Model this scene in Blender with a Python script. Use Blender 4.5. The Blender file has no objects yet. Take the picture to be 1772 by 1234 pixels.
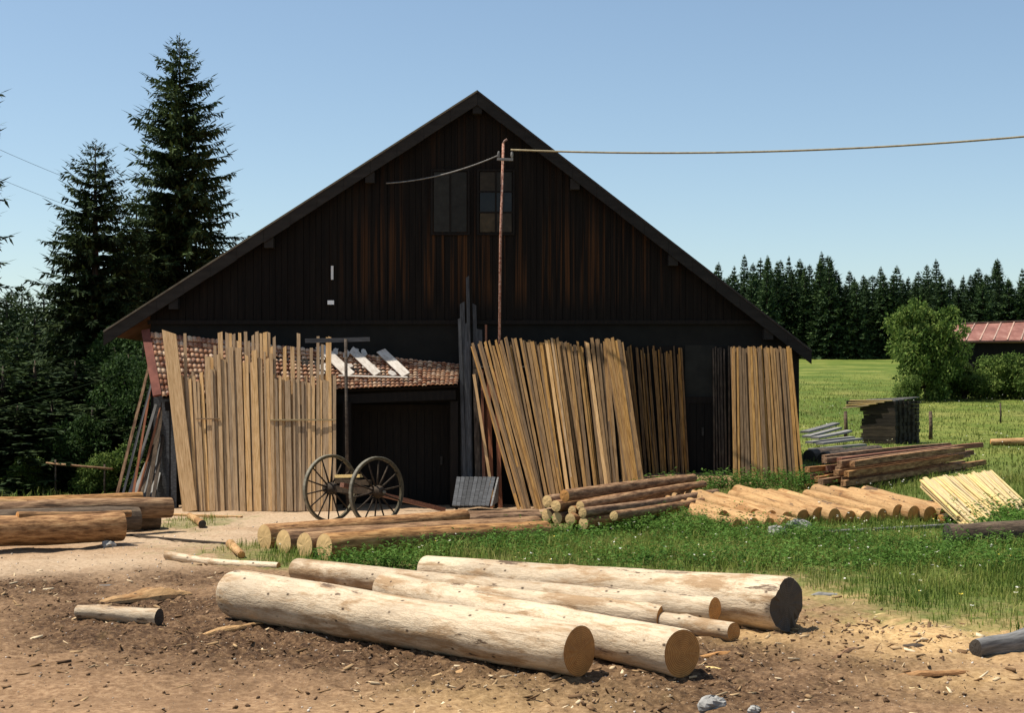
import bpy, math, random
import numpy as np
from mathutils import Vector as V, Matrix
random.seed(7)
R = math.radians
SC = bpy.context.scene
COL = SC.collection
# ------------------------------------------------------------------ camera, sky, sun, exposure
F, CX, YH, H = 2500.0, 886.0, 680.0, 2.7          # focal length in photo pixels, centre column, horizon row, eye height
cam_d = bpy.data.cameras.new('camera'); cam = bpy.data.objects.new('camera', cam_d); COL.objects.link(cam)
cam.location = (0, 0, H); cam.rotation_euler = (R(90), 0, 0)
cam_d.sensor_fit = 'HORIZONTAL'; cam_d.sensor_width = 36; cam_d.lens = 36 * F / 1772
cam_d.shift_y = (YH - 617) / 1772; cam_d.clip_end = 2000; cam_d.clip_start = .1
SC.camera = cam
SUN_EL, SUN_DIR = R(66), V((-.9975, .07, 0))       # from the left, almost in the plane of the gable
sd = V((SUN_DIR.x * math.cos(SUN_EL), SUN_DIR.y * math.cos(SUN_EL), math.sin(SUN_EL)))
w = bpy.data.worlds.new('World'); SC.world = w; w.use_nodes = True
nt = w.node_tree
sky = nt.nodes.new('ShaderNodeTexSky'); sky.sky_type = 'NISHITA'; sky.sun_disc = False
sky.sun_elevation = SUN_EL; sky.sun_rotation = math.atan2(sd.x, sd.y)
sky.altitude = 900; sky.air_density = 1.0; sky.dust_density = 1.8; sky.ozone_density = 1.0
bg = nt.nodes['Background']; bg.inputs['Strength'].default_value = .105
tint = nt.nodes.new('ShaderNodeMix'); tint.data_type = 'RGBA'; tint.blend_type = 'MULTIPLY'; tint.inputs[0].default_value = 1; tint.inputs[7].default_value = (1.0, 1.015, .95, 1)
nt.links.new(sky.outputs[0], tint.inputs[6]); nt.links.new(tint.outputs[2], bg.inputs[0])
sun_d = bpy.data.lights.new('sun', 'SUN'); sun = bpy.data.objects.new('sun', sun_d); COL.objects.link(sun)
sun_d.energy = 5.0; sun_d.angle = R(.5); sun_d.color = (1, .93, .82)
sun.rotation_euler = sd.to_track_quat('Z', 'Y').to_euler()
SC.view_settings.view_transform = 'Standard'; SC.view_settings.look = 'None'
SC.view_settings.exposure = 0.55; SC.view_settings.gamma = 1

# ------------------------------------------------------------------ numeric helpers
def hsh(ix, iy, s):
    n = (ix.astype(np.int64) * 374761393 + iy.astype(np.int64) * 668265263 + s * 1442695041) & 0x7fffffff
    n = ((n ^ (n >> 13)) * 1274126177) & 0x7fffffff
    return ((n ^ (n >> 16)) & 0xffff) / 65535.0
def vnoise(x, y, s=0):
    ix, iy = np.floor(x), np.floor(y); fx, fy = x - ix, y - iy
    fx = fx * fx * (3 - 2 * fx); fy = fy * fy * (3 - 2 * fy)
    a, b = hsh(ix, iy, s), hsh(ix + 1, iy, s); c, d = hsh(ix, iy + 1, s), hsh(ix + 1, iy + 1, s)
    return (a + (b - a) * fx) * (1 - fy) + (c + (d - c) * fx) * fy
def fbm(x, y, s=0, o=4):
    t = 0; a = .5; k = 1
    for i in range(o):
        t = t + a * vnoise(x * k, y * k, s + i * 17); a *= .5; k *= 2.03
    return t / (1 - .5 ** o)
def ss(a, b, x):
    t = np.clip((x - a) / (b - a), 0, 1); return t * t * (3 - 2 * t)
def gz(x, y):
    """height of the ground: a flat yard, a bank that rises to the right of the yard, a meadow going up behind"""
    x = np.asarray(x, float); y = np.asarray(y, float)
    fx = np.maximum(ss(.3, 3.6, x), ss(60, 120, y))
    z = .78 * ss(26, 36, y) + .02 * np.clip(y - 36, 0, 14) + .052 * np.clip(y - 50, 0, 140) + .02 * np.clip(y - 190, 0, 300)
    return z * fx
def g(x, y): return float(gz(x, y))
def at(px, py, D): return V(((px - CX) / F * D, D, H + (YH - py) / F * D))
def G(px, py, up=0.0):
    D = F * H / max(py - YH, 8)
    for i in range(60):
        D = .5 * D + .5 * F * (H - g((px - CX) / F * D, D)) / max(py - YH, 8)
    X = (px - CX) / F * D
    return V((X, D, g(X, D) + up))
def inpoly(px, py, poly):
    r = np.zeros(px.shape, bool); n = len(poly); j = n - 1
    for i in range(n):
        xi, yi = poly[i]; xj, yj = poly[j]
        if yi != yj:
            r ^= ((yi > py) != (yj > py)) & (px < (xj - xi) * (py - yi) / (yj - yi) + xi)
        j = i
    return r
gp = lambda px, py: (G(px, py).x, G(px, py).y)
GRASS = [gp(425, 938), gp(440, 976), gp(600, 990), gp(800, 1003), gp(1100, 1015), gp(1380, 1003), gp(1440, 1046), gp(1530, 1072), gp(1700, 1080), gp(2000, 1084),
         (60, 17), (400, 100), (400, 480), (-400, 480), (-400, 31), (-11, 31), (-9.2, 36), (6, 38), gp(1385, 838), gp(1210, 850), gp(1090, 884), gp(940, 912), gp(700, 940)]
PATCH = [[gp(250, 915), gp(330, 916), gp(400, 905), gp(390, 896), gp(300, 900)], [gp(355, 960), gp(420, 975), gp(430, 950), gp(385, 945)],
         [gp(1500, 1040), gp(1800, 1110), gp(1900, 1080), gp(1700, 1050)]]
def grass_mask(x, y):
    jx = x + 1.1 * (fbm(x * .9, y * .9, 3) - .5) + .4 * (vnoise(x * 4, y * 4, 5) - .5)
    jy = y + 1.4 * (fbm(x * .9, y * .9, 9) - .5) + .4 * (vnoise(x * 4, y * 4, 8) - .5)
    m = inpoly(jx, jy, GRASS)
    for p in PATCH: m |= inpoly(jx, jy, p) & (vnoise(x * 5, y * 5, 31) > .35)
    return m
def gsoft(x, y):
    t = 0
    for k in range(7):
        a = 6.283 * k / 7; rr = .35 + .22 * k; t = t + grass_mask(x + rr * math.cos(a * 2.3), y + 1.5 * rr * math.sin(a * 2.3))
    pm = np.zeros(x.shape, bool)
    for p in PATCH: pm |= inpoly(x + .5 * (vnoise(x * 3, y * 3, 4) - .5), y + .8 * (vnoise(x * 3, y * 3, 6) - .5), p)
    return np.maximum(t / 7, .55 * pm)
MUD_SHADE = [(gp(430, 1110), 1.5, 1.0), (gp(650, 1130), 1.3, 1.0), (gp(900, 1185), 1.0, .9), (gp(1500, 1150), 1.2, .6), (gp(1620, 1190), 1.0, .6), (gp(180, 1100), 1.2, .7), (gp(520, 1105), 2.2, 1.0), (gp(250, 1060), 1.9, .9), (gp(800, 1150), 1.6, .9), (gp(1260, 1130), 1.3, .8), (gp(1420, 1090), 1.5, .7), (gp(60, 1020), 1.6, .7), (gp(1150, 1190), 1.5, .9), (gp(1400, 1190), 1.3, .6), (gp(1000, 1120), 1.6, .9), (gp(330, 1000), 1.3, .6)]  # churned mud, plus dark patches painted for the shadows near the logs
SAW = [(gp(1620, 1100), 1.5, 1.0), (gp(1450, 1030), .8, .8), (gp(1320, 1100), .7, .6), (gp(1700, 1180), .9, .5), (gp(850, 1215), 1.2, .4)]
DUST = [(gp(330, 930), 2.2, 1.), (gp(150, 975), 2.0, 1.), (gp(560, 898), 3.0, 1.), (gp(300, 895), 3, .9), (gp(20, 985), 2.0, .9), (gp(780, 893), 2.5, .9), (gp(450, 900), 3, 1.)]
def blobs(x, y, L):
    t = np.zeros(x.shape)
    for (c, r, a) in L: t = np.maximum(t, a * np.exp(-(((x - c[0]) ** 2 + (y - c[1]) ** 2) / r ** 2)))
    return t
def micro(x, y, gm):
    near = ss(60, 30, y)
    mud = blobs(x, y, MUD_SHADE)
    z = (fbm(x * 1.3, y * 1.3, 21, 3) - .5) * .10 + (fbm(x * 7, y * 7, 41, 3) - .5) * (.022 + .11 * mud)
    z = z + (fbm(x * 12, y * 12, 61, 3) - .5) * (.016 + .085 * mud)
    z = z * np.where(gm, .6, 1) + np.where(gm, .02, 0)
    rut = np.exp(-((y - (11.6 + .06 * x)) / .35) ** 2) + np.exp(-((y - (13.2 + .06 * x)) / .3) ** 2) * ss(-1, -3, x)
    return (z - .055 * rut) * near
def gfull(x, y):
    x = np.asarray(x, float); y = np.asarray(y, float)
    return gz(x, y) + micro(x, y, grass_mask(x, y))

# ------------------------------------------------------------------ mesh helpers
def tag(o, label=None, cat=None, group=None, kind=None):
    if label: o['label'] = label
    if cat: o['category'] = cat
    if group: o['group'] = group
    if kind: o['kind'] = kind
    return o
def link(name, me, mat, parent=None, loc=None):
    o = bpy.data.objects.new(name, me); COL.objects.link(o)
    if mat and not me.materials: me.materials.append(mat)
    if parent: o.parent = parent
    if loc is not None: o.location = loc
    return o
def empty(name, loc, label, cat, group=None):
    o = bpy.data.objects.new(name, None); COL.objects.link(o); o.location = loc; o.empty_display_size = .3
    return tag(o, label, cat, group)
class MB:
    def __init__(s): s.v = []; s.f = []; s.sm = []
    def add(s, vs, fs, smooth=False):
        b = len(s.v); s.v += [tuple(p) for p in vs]; s.f += [tuple(i + b for i in f) for f in fs]; s.sm += [smooth] * len(fs); return s
    def obox(s, c, ax, ay, az):
        c, ax, ay, az = V(c), V(ax), V(ay), V(az)
        vs = [c + i * ax + j * ay + k * az for i in (-1, 1) for j in (-1, 1) for k in (-1, 1)]
        fs = [(0, 1, 3, 2), (4, 6, 7, 5), (0, 4, 5, 1), (2, 3, 7, 6), (0, 2, 6, 4), (1, 5, 7, 3)]
        if ax.cross(ay).dot(az) < 0: fs = [f[::-1] for f in fs]
        return s.add(vs, fs)
    def box(s, x0, x1, y0, y1, z0, z1):
        return s.obox(((x0 + x1) / 2, (y0 + y1) / 2, (z0 + z1) / 2), ((x1 - x0) / 2, 0, 0), (0, (y1 - y0) / 2, 0), (0, 0, (z1 - z0) / 2))
    def bar(s, p, q, w, t, up=(0, 0, 1)):
        p, q = V(p), V(q); d = (q - p); L = d.length; d.normalize(); u = V(up); u = (u - d * u.dot(d)).normalized(); r = u.cross(d)
        return s.obox((p + q) / 2, d * L / 2, r * w / 2, u * t / 2)
    def prism(s, poly, y0, y1):      # polygon in x,z extruded along y (poly counter-clockwise seen from -y)
        n = len(poly); vs = [(x, y0, z) for x, z in poly] + [(x, y1, z) for x, z in poly]
        fs = [tuple(range(n)), tuple(range(2 * n - 1, n - 1, -1))] + [(i, i + n, (i + 1) % n + n, (i + 1) % n) for i in range(n)]
        return s.add(vs, fs)
    def tube(s, pts, rad, n=8, cap=True):
        pts = [V(p) for p in pts]; m = len(pts)
        rad = rad if isinstance(rad, (list, tuple)) else [rad] * m
        vs = []; u = None
        for i, p in enumerate(pts):
            d = (pts[min(i + 1, m - 1)] - pts[max(i - 1, 0)]).normalized()
            if u is None: u = d.orthogonal().normalized()
            u = (u - d * u.dot(d)).normalized(); r = d.cross(u)
            vs += [p + (u * math.cos(a) + r * math.sin(a)) * rad[i] for a in [2 * math.pi * k / n for k in range(n)]]
        fs = [(i * n + k, i * n + (k + 1) % n, (i + 1) * n + (k + 1) % n, (i + 1) * n + k) for i in range(m - 1) for k in range(n)]
        s.add(vs, fs, True)
        if cap: s.f += [tuple(len(s.v) - m * n + k for k in range(n))[::-1], tuple(len(s.v) - n + k for k in range(n))]; s.sm += [False] * 2
        return s
    def mesh(s, name, org=(0, 0, 0)):
        me = bpy.data.meshes.new(name); o = V(org)
        me.from_pydata([V(p) - o for p in s.v], [], s.f); me.polygons.foreach_set('use_smooth', s.sm); me.update(); return me
    def build(s, name, mat, parent=None, org=None):
        if parent: return link(name, s.mesh(name, parent.location), mat, parent)
        org = org or (0, 0, 0)
        return link(name, s.mesh(name, org), mat, None, org)
def npmesh(name, verts, quads, rnd=None, smooth=False, attrs=None):
    verts = np.asarray(verts, np.float32).reshape(-1, 3); quads = np.asarray(quads, np.int32); k = quads.shape[1]; nf = len(quads)
    me = bpy.data.meshes.new(name); me.vertices.add(len(verts)); me.vertices.foreach_set('co', verts.ravel())
    me.loops.add(nf * k); me.loops.foreach_set('vertex_index', quads.ravel())
    me.polygons.add(nf); me.polygons.foreach_set('loop_start', np.arange(0, nf * k, k, dtype=np.int32))
    if smooth: me.polygons.foreach_set('use_smooth', np.ones(nf, bool))
    at_ = dict(attrs or {})
    if rnd is not None: at_['rnd'] = rnd
    for nme, arr in at_.items():
        a = me.attributes.new(nme, 'FLOAT', 'POINT'); a.data.foreach_set('value', np.asarray(arr, np.float32))
    me.update(calc_edges=True); return me
def kites(P, D, S, l, wd, rng, bend=0.0):
    """flat leaf shapes: P base, D direction, S side vector, l length, wd half width"""
    P = np.asarray(P); D = D / np.linalg.norm(D, axis=1, keepdims=True); S = S / np.linalg.norm(S, axis=1, keepdims=True)
    l = np.asarray(l)[:, None]; wd = np.asarray(wd)[:, None]
    mid = P + D * l * .45
    vs = np.stack([P, mid + S * wd, P + D * l + np.array([0, 0, -1.]) * l * bend, mid - S * wd], 1)
    q = np.arange(len(P) * 4).reshape(-1, 4)
    return vs.reshape(-1, 3), q, np.repeat(rng.random(len(P)), 4)

# ------------------------------------------------------------------ materials
def newmat(name):
    m = bpy.data.materials.new(name); m.use_nodes = True; n = m.node_tree.nodes; n.clear()
    out = n.new('ShaderNodeOutputMaterial'); p = n.new('ShaderNodeBsdfPrincipled'); m.node_tree.links.new(p.outputs[0], out.inputs[0])
    return m, m.node_tree, p, out
def N(t, typ, **kw):
    n = t.nodes.new('ShaderNode' + typ)
    for k, v in kw.items():
        if k in n.inputs.keys() if isinstance(k, str) else False: n.inputs[k].default_value = v
        else: setattr(n, k, v)
    return n
def ramp(t, fac, stops):
    r = t.nodes.new('ShaderNodeValToRGB'); e = r.color_ramp.elements
    while len(e) < len(stops): e.new(.5)
    for i, (p, c) in enumerate(stops): e[i].position = p; e[i].color = (*c, 1) if len(c) == 3 else c
    t.links.new(fac, r.inputs[0]); return r.outputs[0]
def mixc(t, fac, a, b, mode='MIX'):
    m = t.nodes.new('ShaderNodeMix'); m.data_type = 'RGBA'; m.blend_type = mode
    for i, s in ((0, fac), (6, a), (7, b)):
        if hasattr(s, 'is_output'): t.links.new(s, m.inputs[i])
        elif i == 0: m.inputs[0].default_value = s
        else: m.inputs[i].default_value = (*s, 1)
    return m.outputs[2]
def noise(t, co, scale, detail=5, rough=.6, mscale=None, dist=0):
    if mscale:
        mp = t.nodes.new('ShaderNodeMapping'); mp.inputs['Scale'].default_value = mscale; t.links.new(co, mp.inputs[0]); co = mp.outputs[0]
    n = t.nodes.new('ShaderNodeTexNoise'); n.inputs['Scale'].default_value = scale; n.inputs['Detail'].default_value = detail
    n.inputs['Roughness'].default_value = rough; n.inputs['Distortion'].default_value = dist; t.links.new(co, n.inputs['Vector']); return n.outputs[0]
def objco(t, shift=True):
    tc = t.nodes.new('ShaderNodeTexCoord')
    if not shift: return tc.outputs['Object']
    oi = t.nodes.new('ShaderNodeObjectInfo'); a = t.nodes.new('ShaderNodeVectorMath'); a.operation = 'ADD'
    m = t.nodes.new('ShaderNodeMath'); m.operation = 'MULTIPLY'; m.inputs[1].default_value = 53.0
    t.links.new(oi.outputs['Random'], m.inputs[0]); t.links.new(tc.outputs['Object'], a.inputs[0]); t.links.new(m.outputs[0], a.inputs[1]); return a.outputs[0]
def orand(t, lo, hi):
    oi = t.nodes.new('ShaderNodeObjectInfo'); m = t.nodes.new('ShaderNodeMapRange'); m.inputs['To Min'].default_value = lo; m.inputs['To Max'].default_value = hi
    t.links.new(oi.outputs['Random'], m.inputs[0]); return m.outputs[0]
def bump(t, p, h, strength=.4, dist=.02):
    b = t.nodes.new('ShaderNodeBump'); b.inputs['Strength'].default_value = strength; b.inputs['Distance'].default_value = dist
    t.links.new(h, b.inputs['Height']); t.links.new(b.outputs[0], p.inputs['Normal'])
def hsv(t, c, val, sat=None):
    h = t.nodes.new('ShaderNodeHueSaturation'); t.links.new(c, h.inputs['Color'])
    if hasattr(val, 'is_output'): t.links.new(val, h.inputs['Value'])
    else: h.inputs['Value'].default_value = val
    if sat is not None:
        if hasattr(sat, 'is_output'): t.links.new(sat, h.inputs['Saturation'])
        else: h.inputs['Saturation'].default_value = sat
    return h.outputs[0]
def grain(name, stops, ms=(1, 14, 14), sc=3., var=(.75, 1.2), satv=(.85, 1.1), rough=.8, bs=.35, bd=.01, shift=True):
    """wood-like surface: noise stretched along the object's own X, with a shade of its own for each object"""
    m, t, p, o = newmat(name); co = objco(t, shift)
    n = noise(t, co, sc, 6, .65, ms); c = ramp(t, n, stops)
    c = hsv(t, c, orand(t, *var), orand(t, *satv)); t.links.new(c, p.inputs['Base Color']); p.inputs['Roughness'].default_value = rough
    p.inputs['Specular IOR Level'].default_value = .2
    bump(t, p, n, bs, bd); return m
FRESH = grain('fresh_board_wood', [(.25, (.17, .09, .035)), (.40, (.42, .26, .12)), (.6, (.59, .39, .205)), (.8, (.69, .49, .285))], var=(.55, 1.18))
SLATW = grain('brown_slat_wood', [(.25, (.08, .038, .014)), (.43, (.26, .145, .055)), (.65, (.40, .24, .10)), (.85, (.50, .33, .16))], var=(.5, 1.25))
GREYW = grain('weathered_grey_wood', [(.25, (.07, .065, .06)), (.5, (.17, .165, .155)), (.75, (.30, .29, .275))], var=(.7, 1.3), satv=(.6, 1.1))
REDW = grain('reddish_wood', [(.25, (.08, .03, .02)), (.5, (.22, .09, .05)), (.8, (.36, .18, .1))])
PALE = grain('pale_slat_wood', [(.2, (.36, .25, .10)), (.5, (.55, .41, .19)), (.8, (.66, .52, .28))], var=(.8, 1.1))
BARK = grain('brown_pole_bark', [(.3, (.06, .028, .013)), (.45, (.2, .10, .042)), (.58, (.36, .20, .09)), (.8, (.50, .32, .16))], ms=(1, 5, 5), sc=3.5, bs=.7, bd=.03)
DARKB = grain('dark_old_bark', [(.3, (.03, .022, .015)), (.55, (.09, .065, .045)), (.8, (.2, .15, .1))], ms=(1, 4, 4), sc=4, bs=.8, bd=.03)
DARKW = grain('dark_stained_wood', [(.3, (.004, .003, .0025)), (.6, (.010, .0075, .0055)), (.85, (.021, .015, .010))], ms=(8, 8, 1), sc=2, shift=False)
VERGE = grain('verge_board_wood', [(.3, (.013, .011, .0095)), (.6, (.024, .021, .018)), (.85, (.038, .033, .028))], ms=(1, 4, 4), sc=2, shift=False)
RUSTRED = grain('red_brown_paint', [(.3, (.10, .028, .018)), (.6, (.18, .055, .035)), (.85, (.25, .10, .065))], ms=(1, 1, 1), sc=4)
WHITEW = grain('whitish_board', [(.25, (.26, .2, .16)), (.45, (.46, .41, .35)), (.8, (.62, .58, .52))], ms=(2, 5, 5), var=(.9, 1.1))
IRON = grain('dark_iron', [(.3, (.015, .014, .013)), (.7, (.05, .045, .04))], ms=(3, 3, 3), rough=.6)
WHEELW = grain('wheel_wood', [(.3, (.035, .028, .016)), (.6, (.09, .075, .042)), (.85, (.16, .135, .085))], ms=(4, 4, 4), rough=.6)
SPOKEW = grain('spoke_wood', [(.3, (.018, .012, .008)), (.7, (.06, .042, .026))], ms=(4, 4, 4))
MAST = grain('rusty_mast_paint', [(.35, (.16, .06, .04)), (.55, (.34, .2, .15)), (.8, (.5, .42, .36))], ms=(6, 6, 6), sc=3)
WIRE = grain('wire_sheath', [(.3, (.16, .13, .08)), (.7, (.30, .26, .17))], ms=(3, 3, 3))
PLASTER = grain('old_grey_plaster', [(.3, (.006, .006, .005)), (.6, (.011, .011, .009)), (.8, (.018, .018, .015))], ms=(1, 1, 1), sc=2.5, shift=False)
STONE = grain('grey_stone', [(.3, (.14, .14, .13)), (.55, (.28, .27, .25)), (.8, (.45, .44, .41))], ms=(2, 2, 2), sc=4, bs=.7, bd=.03)
WHITE = grain('white_enamel', [(.3, (.7, .7, .68)), (.7, (.82, .82, .8))], ms=(1, 1, 1))

def peeled(name, base, knot=True, sat=1.0):
    m, t, p, o = newmat(name); co = objco(t)
    n1 = noise(t, co, 2.0, 6, .65, (1, 6, 6)); n2 = noise(t, co, 1.3, 6, .7, (.7, 3, 3), .3); n3 = noise(t, co, 4, 4, .7, (.5, 14, 14)); n4 = noise(t, co, .8, 5, .65, (.8, 1.5, 1.5))
    c = ramp(t, n1, [(.18, tuple(x * .6 for x in base)), (.38, base), (.72, tuple(min(x * 1.14, .88) for x in base))])
    st = ramp(t, n2, [(.49, (0, 0, 0)), (.60, (.95, .95, .95))])                                     # brown inner-bark stains
    c = mixc(t, ramp(t, n4, [(.42, (0, 0, 0)), (.62, (.6, .6, .6))]), c, (base[0] * .55, base[1] * .55, base[2] * .56)); c = mixc(t, st, c, (base[0] * .55, base[1] * .44, base[2] * .33))
    c = mixc(t, ramp(t, n3, [(.33, (.8, .8, .8)), (.385, (0, 0, 0))]), c, (base[0] * .3, base[1] * .22, base[2] * .15))
    n5 = noise(t, co, 5.5, 8, .68, (.8, 3, 3), .3)
    c = mixc(t, ramp(t, n5, [(.44, (0, 0, 0)), (.475, (.42, .42, .42)), (.50, (.08, .08, .08)), (.56, (0, 0, 0))]), c, (base[0] * .42, base[1] * .33, base[2] * .24))
    n6 = noise(t, co, 1.7, 7, .7, (.5, 2, 2), .2)
    c = mixc(t, ramp(t, n6, [(.60, (0, 0, 0)), (.63, (.92, .92, .92))]), c, (.085, .05, .028))
    hgt = n5
    if knot:
        mp = t.nodes.new('ShaderNodeMapping'); mp.inputs['Scale'].default_value = (1.5, 2.4, 2.4); t.links.new(co, mp.inputs[0])
        vo = t.nodes.new('ShaderNodeTexVoronoi'); vo.inputs['Scale'].default_value = 3.1; t.links.new(mp.outputs[0], vo.inputs['Vector'])
        k = ramp(t, vo.outputs['Distance'], [(.06, (1, 1, 1)), (.15, (0, 0, 0))])
        c = mixc(t, k, c, (.05, .028, .014))
    c = hsv(t, c, orand(t, .88, 1.08), sat); t.links.new(c, p.inputs['Base Color']); p.inputs['Roughness'].default_value = .7
    p.inputs['Specular IOR Level'].default_value = .25
    bump(t, p, n5, .7, .03); return m
PEEL = peeled('peeled_bleached_wood', (.56, .445, .305))
PEEL2 = peeled('peeled_yellow_wood', (.44, .265, .115))
HALF = grain('half_peeled_trunk', [(.32, (.06, .03, .013)), (.45, (.2, .10, .04)), (.58, (.36, .20, .085)), (.8, (.48, .31, .15))], ms=(.8, 5, 5), bs=.9, bd=.03)
GREYD = grain('shaded_grey_wood', [(.25, (.025, .025, .026)), (.5, (.065, .067, .07)), (.75, (.13, .135, .14))], var=(.7, 1.3))  # darker copy of the weathered grey, shade put into its colour
PEELR = PEEL
def cutend(name, a, b):
    m, t, p, o = newmat(name); tc = t.nodes.new('ShaderNodeTexCoord'); co = tc.outputs['Object']
    sx = t.nodes.new('ShaderNodeVectorMath'); sx.operation = 'MULTIPLY'; sx.inputs[1].default_value = (0, 1, 1); t.links.new(co, sx.inputs[0])
    nz = noise(t, sx.outputs[0], 5, 4, .6); ln = t.nodes.new('ShaderNodeVectorMath'); ln.operation = 'LENGTH'; t.links.new(sx.outputs[0], ln.inputs[0])
    ad = t.nodes.new('ShaderNodeMath'); ad.operation = 'MULTIPLY_ADD'; t.links.new(nz, ad.inputs[0]); ad.inputs[1].default_value = .04; t.links.new(ln.outputs['Value'], ad.inputs[2])
    sn = t.nodes.new('ShaderNodeMath'); sn.operation = 'MULTIPLY'; sn.inputs[1].default_value = 330; t.links.new(ad.outputs[0], sn.inputs[0])
    s2 = t.nodes.new('ShaderNodeMath'); s2.operation = 'SINE'; t.links.new(sn.outputs[0], s2.inputs[0])
    f = t.nodes.new('ShaderNodeMapRange'); f.inputs['From Min'].default_value = -1; t.links.new(s2.outputs[0], f.inputs[0])
    c = mixc(t, f.outputs[0], a, b)
    c = mixc(t, ramp(t, noise(t, co, 9, 5, .7), [(.4, (0, 0, 0)), (.7, (.5, .5, .5))]), c, tuple(x * .5 for x in a))
    sp = t.nodes.new('ShaderNodeSeparateXYZ'); t.links.new(co, sp.inputs[0]); an = t.nodes.new('ShaderNodeMath'); an.operation = 'ARCTAN2'; t.links.new(sp.outputs['Y'], an.inputs[0]); t.links.new(sp.outputs['Z'], an.inputs[1])
    cb = t.nodes.new('ShaderNodeCombineXYZ'); t.links.new(an.outputs[0], cb.inputs[0]); t.links.new(ln.outputs['Value'], cb.inputs[1])
    oi = t.nodes.new('ShaderNodeObjectInfo'); m3 = t.nodes.new('ShaderNodeMath'); m3.operation = 'MULTIPLY'; m3.inputs[1].default_value = 40; t.links.new(oi.outputs['Random'], m3.inputs[0]); t.links.new(m3.outputs[0], cb.inputs[2])
    ck = ramp(t, noise(t, cb.outputs[0], 3.2, 3, .6), [(.27, (.85, .85, .85)), (.33, (0, 0, 0))]); c = mixc(t, ck, c, tuple(x * .22 for x in a))
    t.links.new(hsv(t, c, orand(t, .8, 1.15)), p.inputs['Base Color']); p.inputs['Roughness'].default_value = .85
    bump(t, p, nz, .4, .02); return m
CUT = cutend('sawn_log_end', (.38, .15, .032), (.62, .31, .085))
CUTY = cutend('yellow_log_end', (.52, .33, .13), (.62, .43, .2))
CUTD = cutend('dark_rough_log_end', (.035, .028, .02), (.07, .055, .04))
def leafmat(name, stops, tr=.25):
    m, t, p, o = newmat(name); a = t.nodes.new('ShaderNodeAttribute'); a.attribute_name = 'rnd'
    co = objco(t); n = noise(t, co, .9, 3, .6)
    ad = t.nodes.new('ShaderNodeMath'); ad.operation = 'MULTIPLY_ADD'; t.links.new(n, ad.inputs[0]); ad.inputs[1].default_value = 1.1; ad.inputs[2].default_value = -.35
    a2 = t.nodes.new('ShaderNodeMath'); a2.operation = 'MULTIPLY_ADD'; t.links.new(a.outputs['Fac'], a2.inputs[0]); a2.inputs[1].default_value = .6; t.links.new(ad.outputs[0], a2.inputs[2])
    c = hsv(t, ramp(t, a2.outputs[0], stops), orand(t, .8, 1.2)); t.links.new(c, p.inputs['Base Color']); p.inputs['Roughness'].default_value = .75; p.inputs['Specular IOR Level'].default_value = .12
    tl = t.nodes.new('ShaderNodeBsdfTranslucent'); t.links.new(c, tl.inputs[0]); mx = t.nodes.new('ShaderNodeMixShader'); mx.inputs[0].default_value = tr
    t.links.new(p.outputs[0], mx.inputs[1]); t.links.new(tl.outputs[0], mx.inputs[2]); t.links.new(mx.outputs[0], o.inputs[0]); return m
NEEDLE = leafmat('spruce_needles', [(.15, (.012, .025, .009)), (.5, (.028, .050, .016)), (.85, (.062, .092, .026))], .12)
NEEDLEF = leafmat('far_spruce_needles', [(.15, (.017, .034, .014)), (.5, (.036, .066, .025)), (.85, (.07, .112, .036))], .12)
LEAF = leafmat('broad_leaves', [(.15, (.03, .06, .012)), (.5, (.085, .14, .027)), (.85, (.19, .24, .06))], .3)
LEAFD = leafmat('shaded_understory_leaves', [(.15, (.010, .024, .007)), (.5, (.024, .05, .012)), (.85, (.055, .095, .025))], .25)  # darker copy of the broad leaves, tree shade put into the colour
BLADE = leafmat('grass_blades', [(.08, (.03, .06, .010)), (.3, (.085, .135, .022)), (.55, (.17, .205, .04)), (.85, (.34, .30, .11))], .3)
MEADOWB = leafmat('meadow_blades', [(.1, (.085, .115, .022)), (.45, (.155, .19, .042)), (.8, (.25, .26, .075))], .3)
WEED = leafmat('weed_leaves', [(.1, (.03, .075, .012)), (.5, (.07, .15, .022)), (.9, (.14, .23, .05))], .3)
PETAL = leafmat('flower_petals', [(.2, (.75, .74, .66)), (.6, (.8, .8, .7)), (.8, (.75, .6, .08))], .2)
TRUNKM = grain('tree_trunk_bark', [(.3, (.03, .023, .017)), (.6, (.09, .07, .05)), (.85, (.17, .14, .1))], ms=(6, 6, 1.5), sc=3, bs=.8, bd=.03)

# gable boards: nearly black, rusty-brown streaks where the stain has worn off in the middle band
GABLE, t, p, o = newmat('gable_board_stain'); co = objco(t, False)
n1 = noise(t, co, 2, 6, .65, (6, 6, .35)); n2 = noise(t, co, 1, 3, .6, (9, 9, .14)); n3 = noise(t, co, .35, 3, .6)
c = ramp(t, n1, [(.3, (.004, .003, .0024)), (.55, (.0085, .0062, .0046)), (.85, (.019, .014, .0105))])
sx = t.nodes.new('ShaderNodeSeparateXYZ'); t.links.new(co, sx.inputs[0])
zr = ramp(t, sx.outputs['Z'], [(0, (0, 0, 0))]); mr = t.nodes.new('ShaderNodeMapRange'); mr.inputs['From Min'].default_value = 4.3; mr.inputs['From Max'].default_value = 9.3; t.links.new(sx.outputs['Z'], mr.inputs[0])
zb = ramp(t, mr.outputs[0], [(.08, (0, 0, 0)), (.2, (1, 1, 1)), (.42, (.9, .9, .9)), (.6, (.15, .15, .15))])
mx_ = t.nodes.new('ShaderNodeMapRange'); mx_.inputs['From Min'].default_value = -4.5; mx_.inputs['From Max'].default_value = 4.5; t.links.new(sx.outputs['X'], mx_.inputs[0])
xb = ramp(t, mx_.outputs[0], [(.0, (0, 0, 0)), (.15, (1, 1, 1)), (.78, (1, 1, 1)), (.98, (0, 0, 0))])
st = ramp(t, n2, [(.5, (0, 0, 0)), (.62, (1, 1, 1))])
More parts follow.
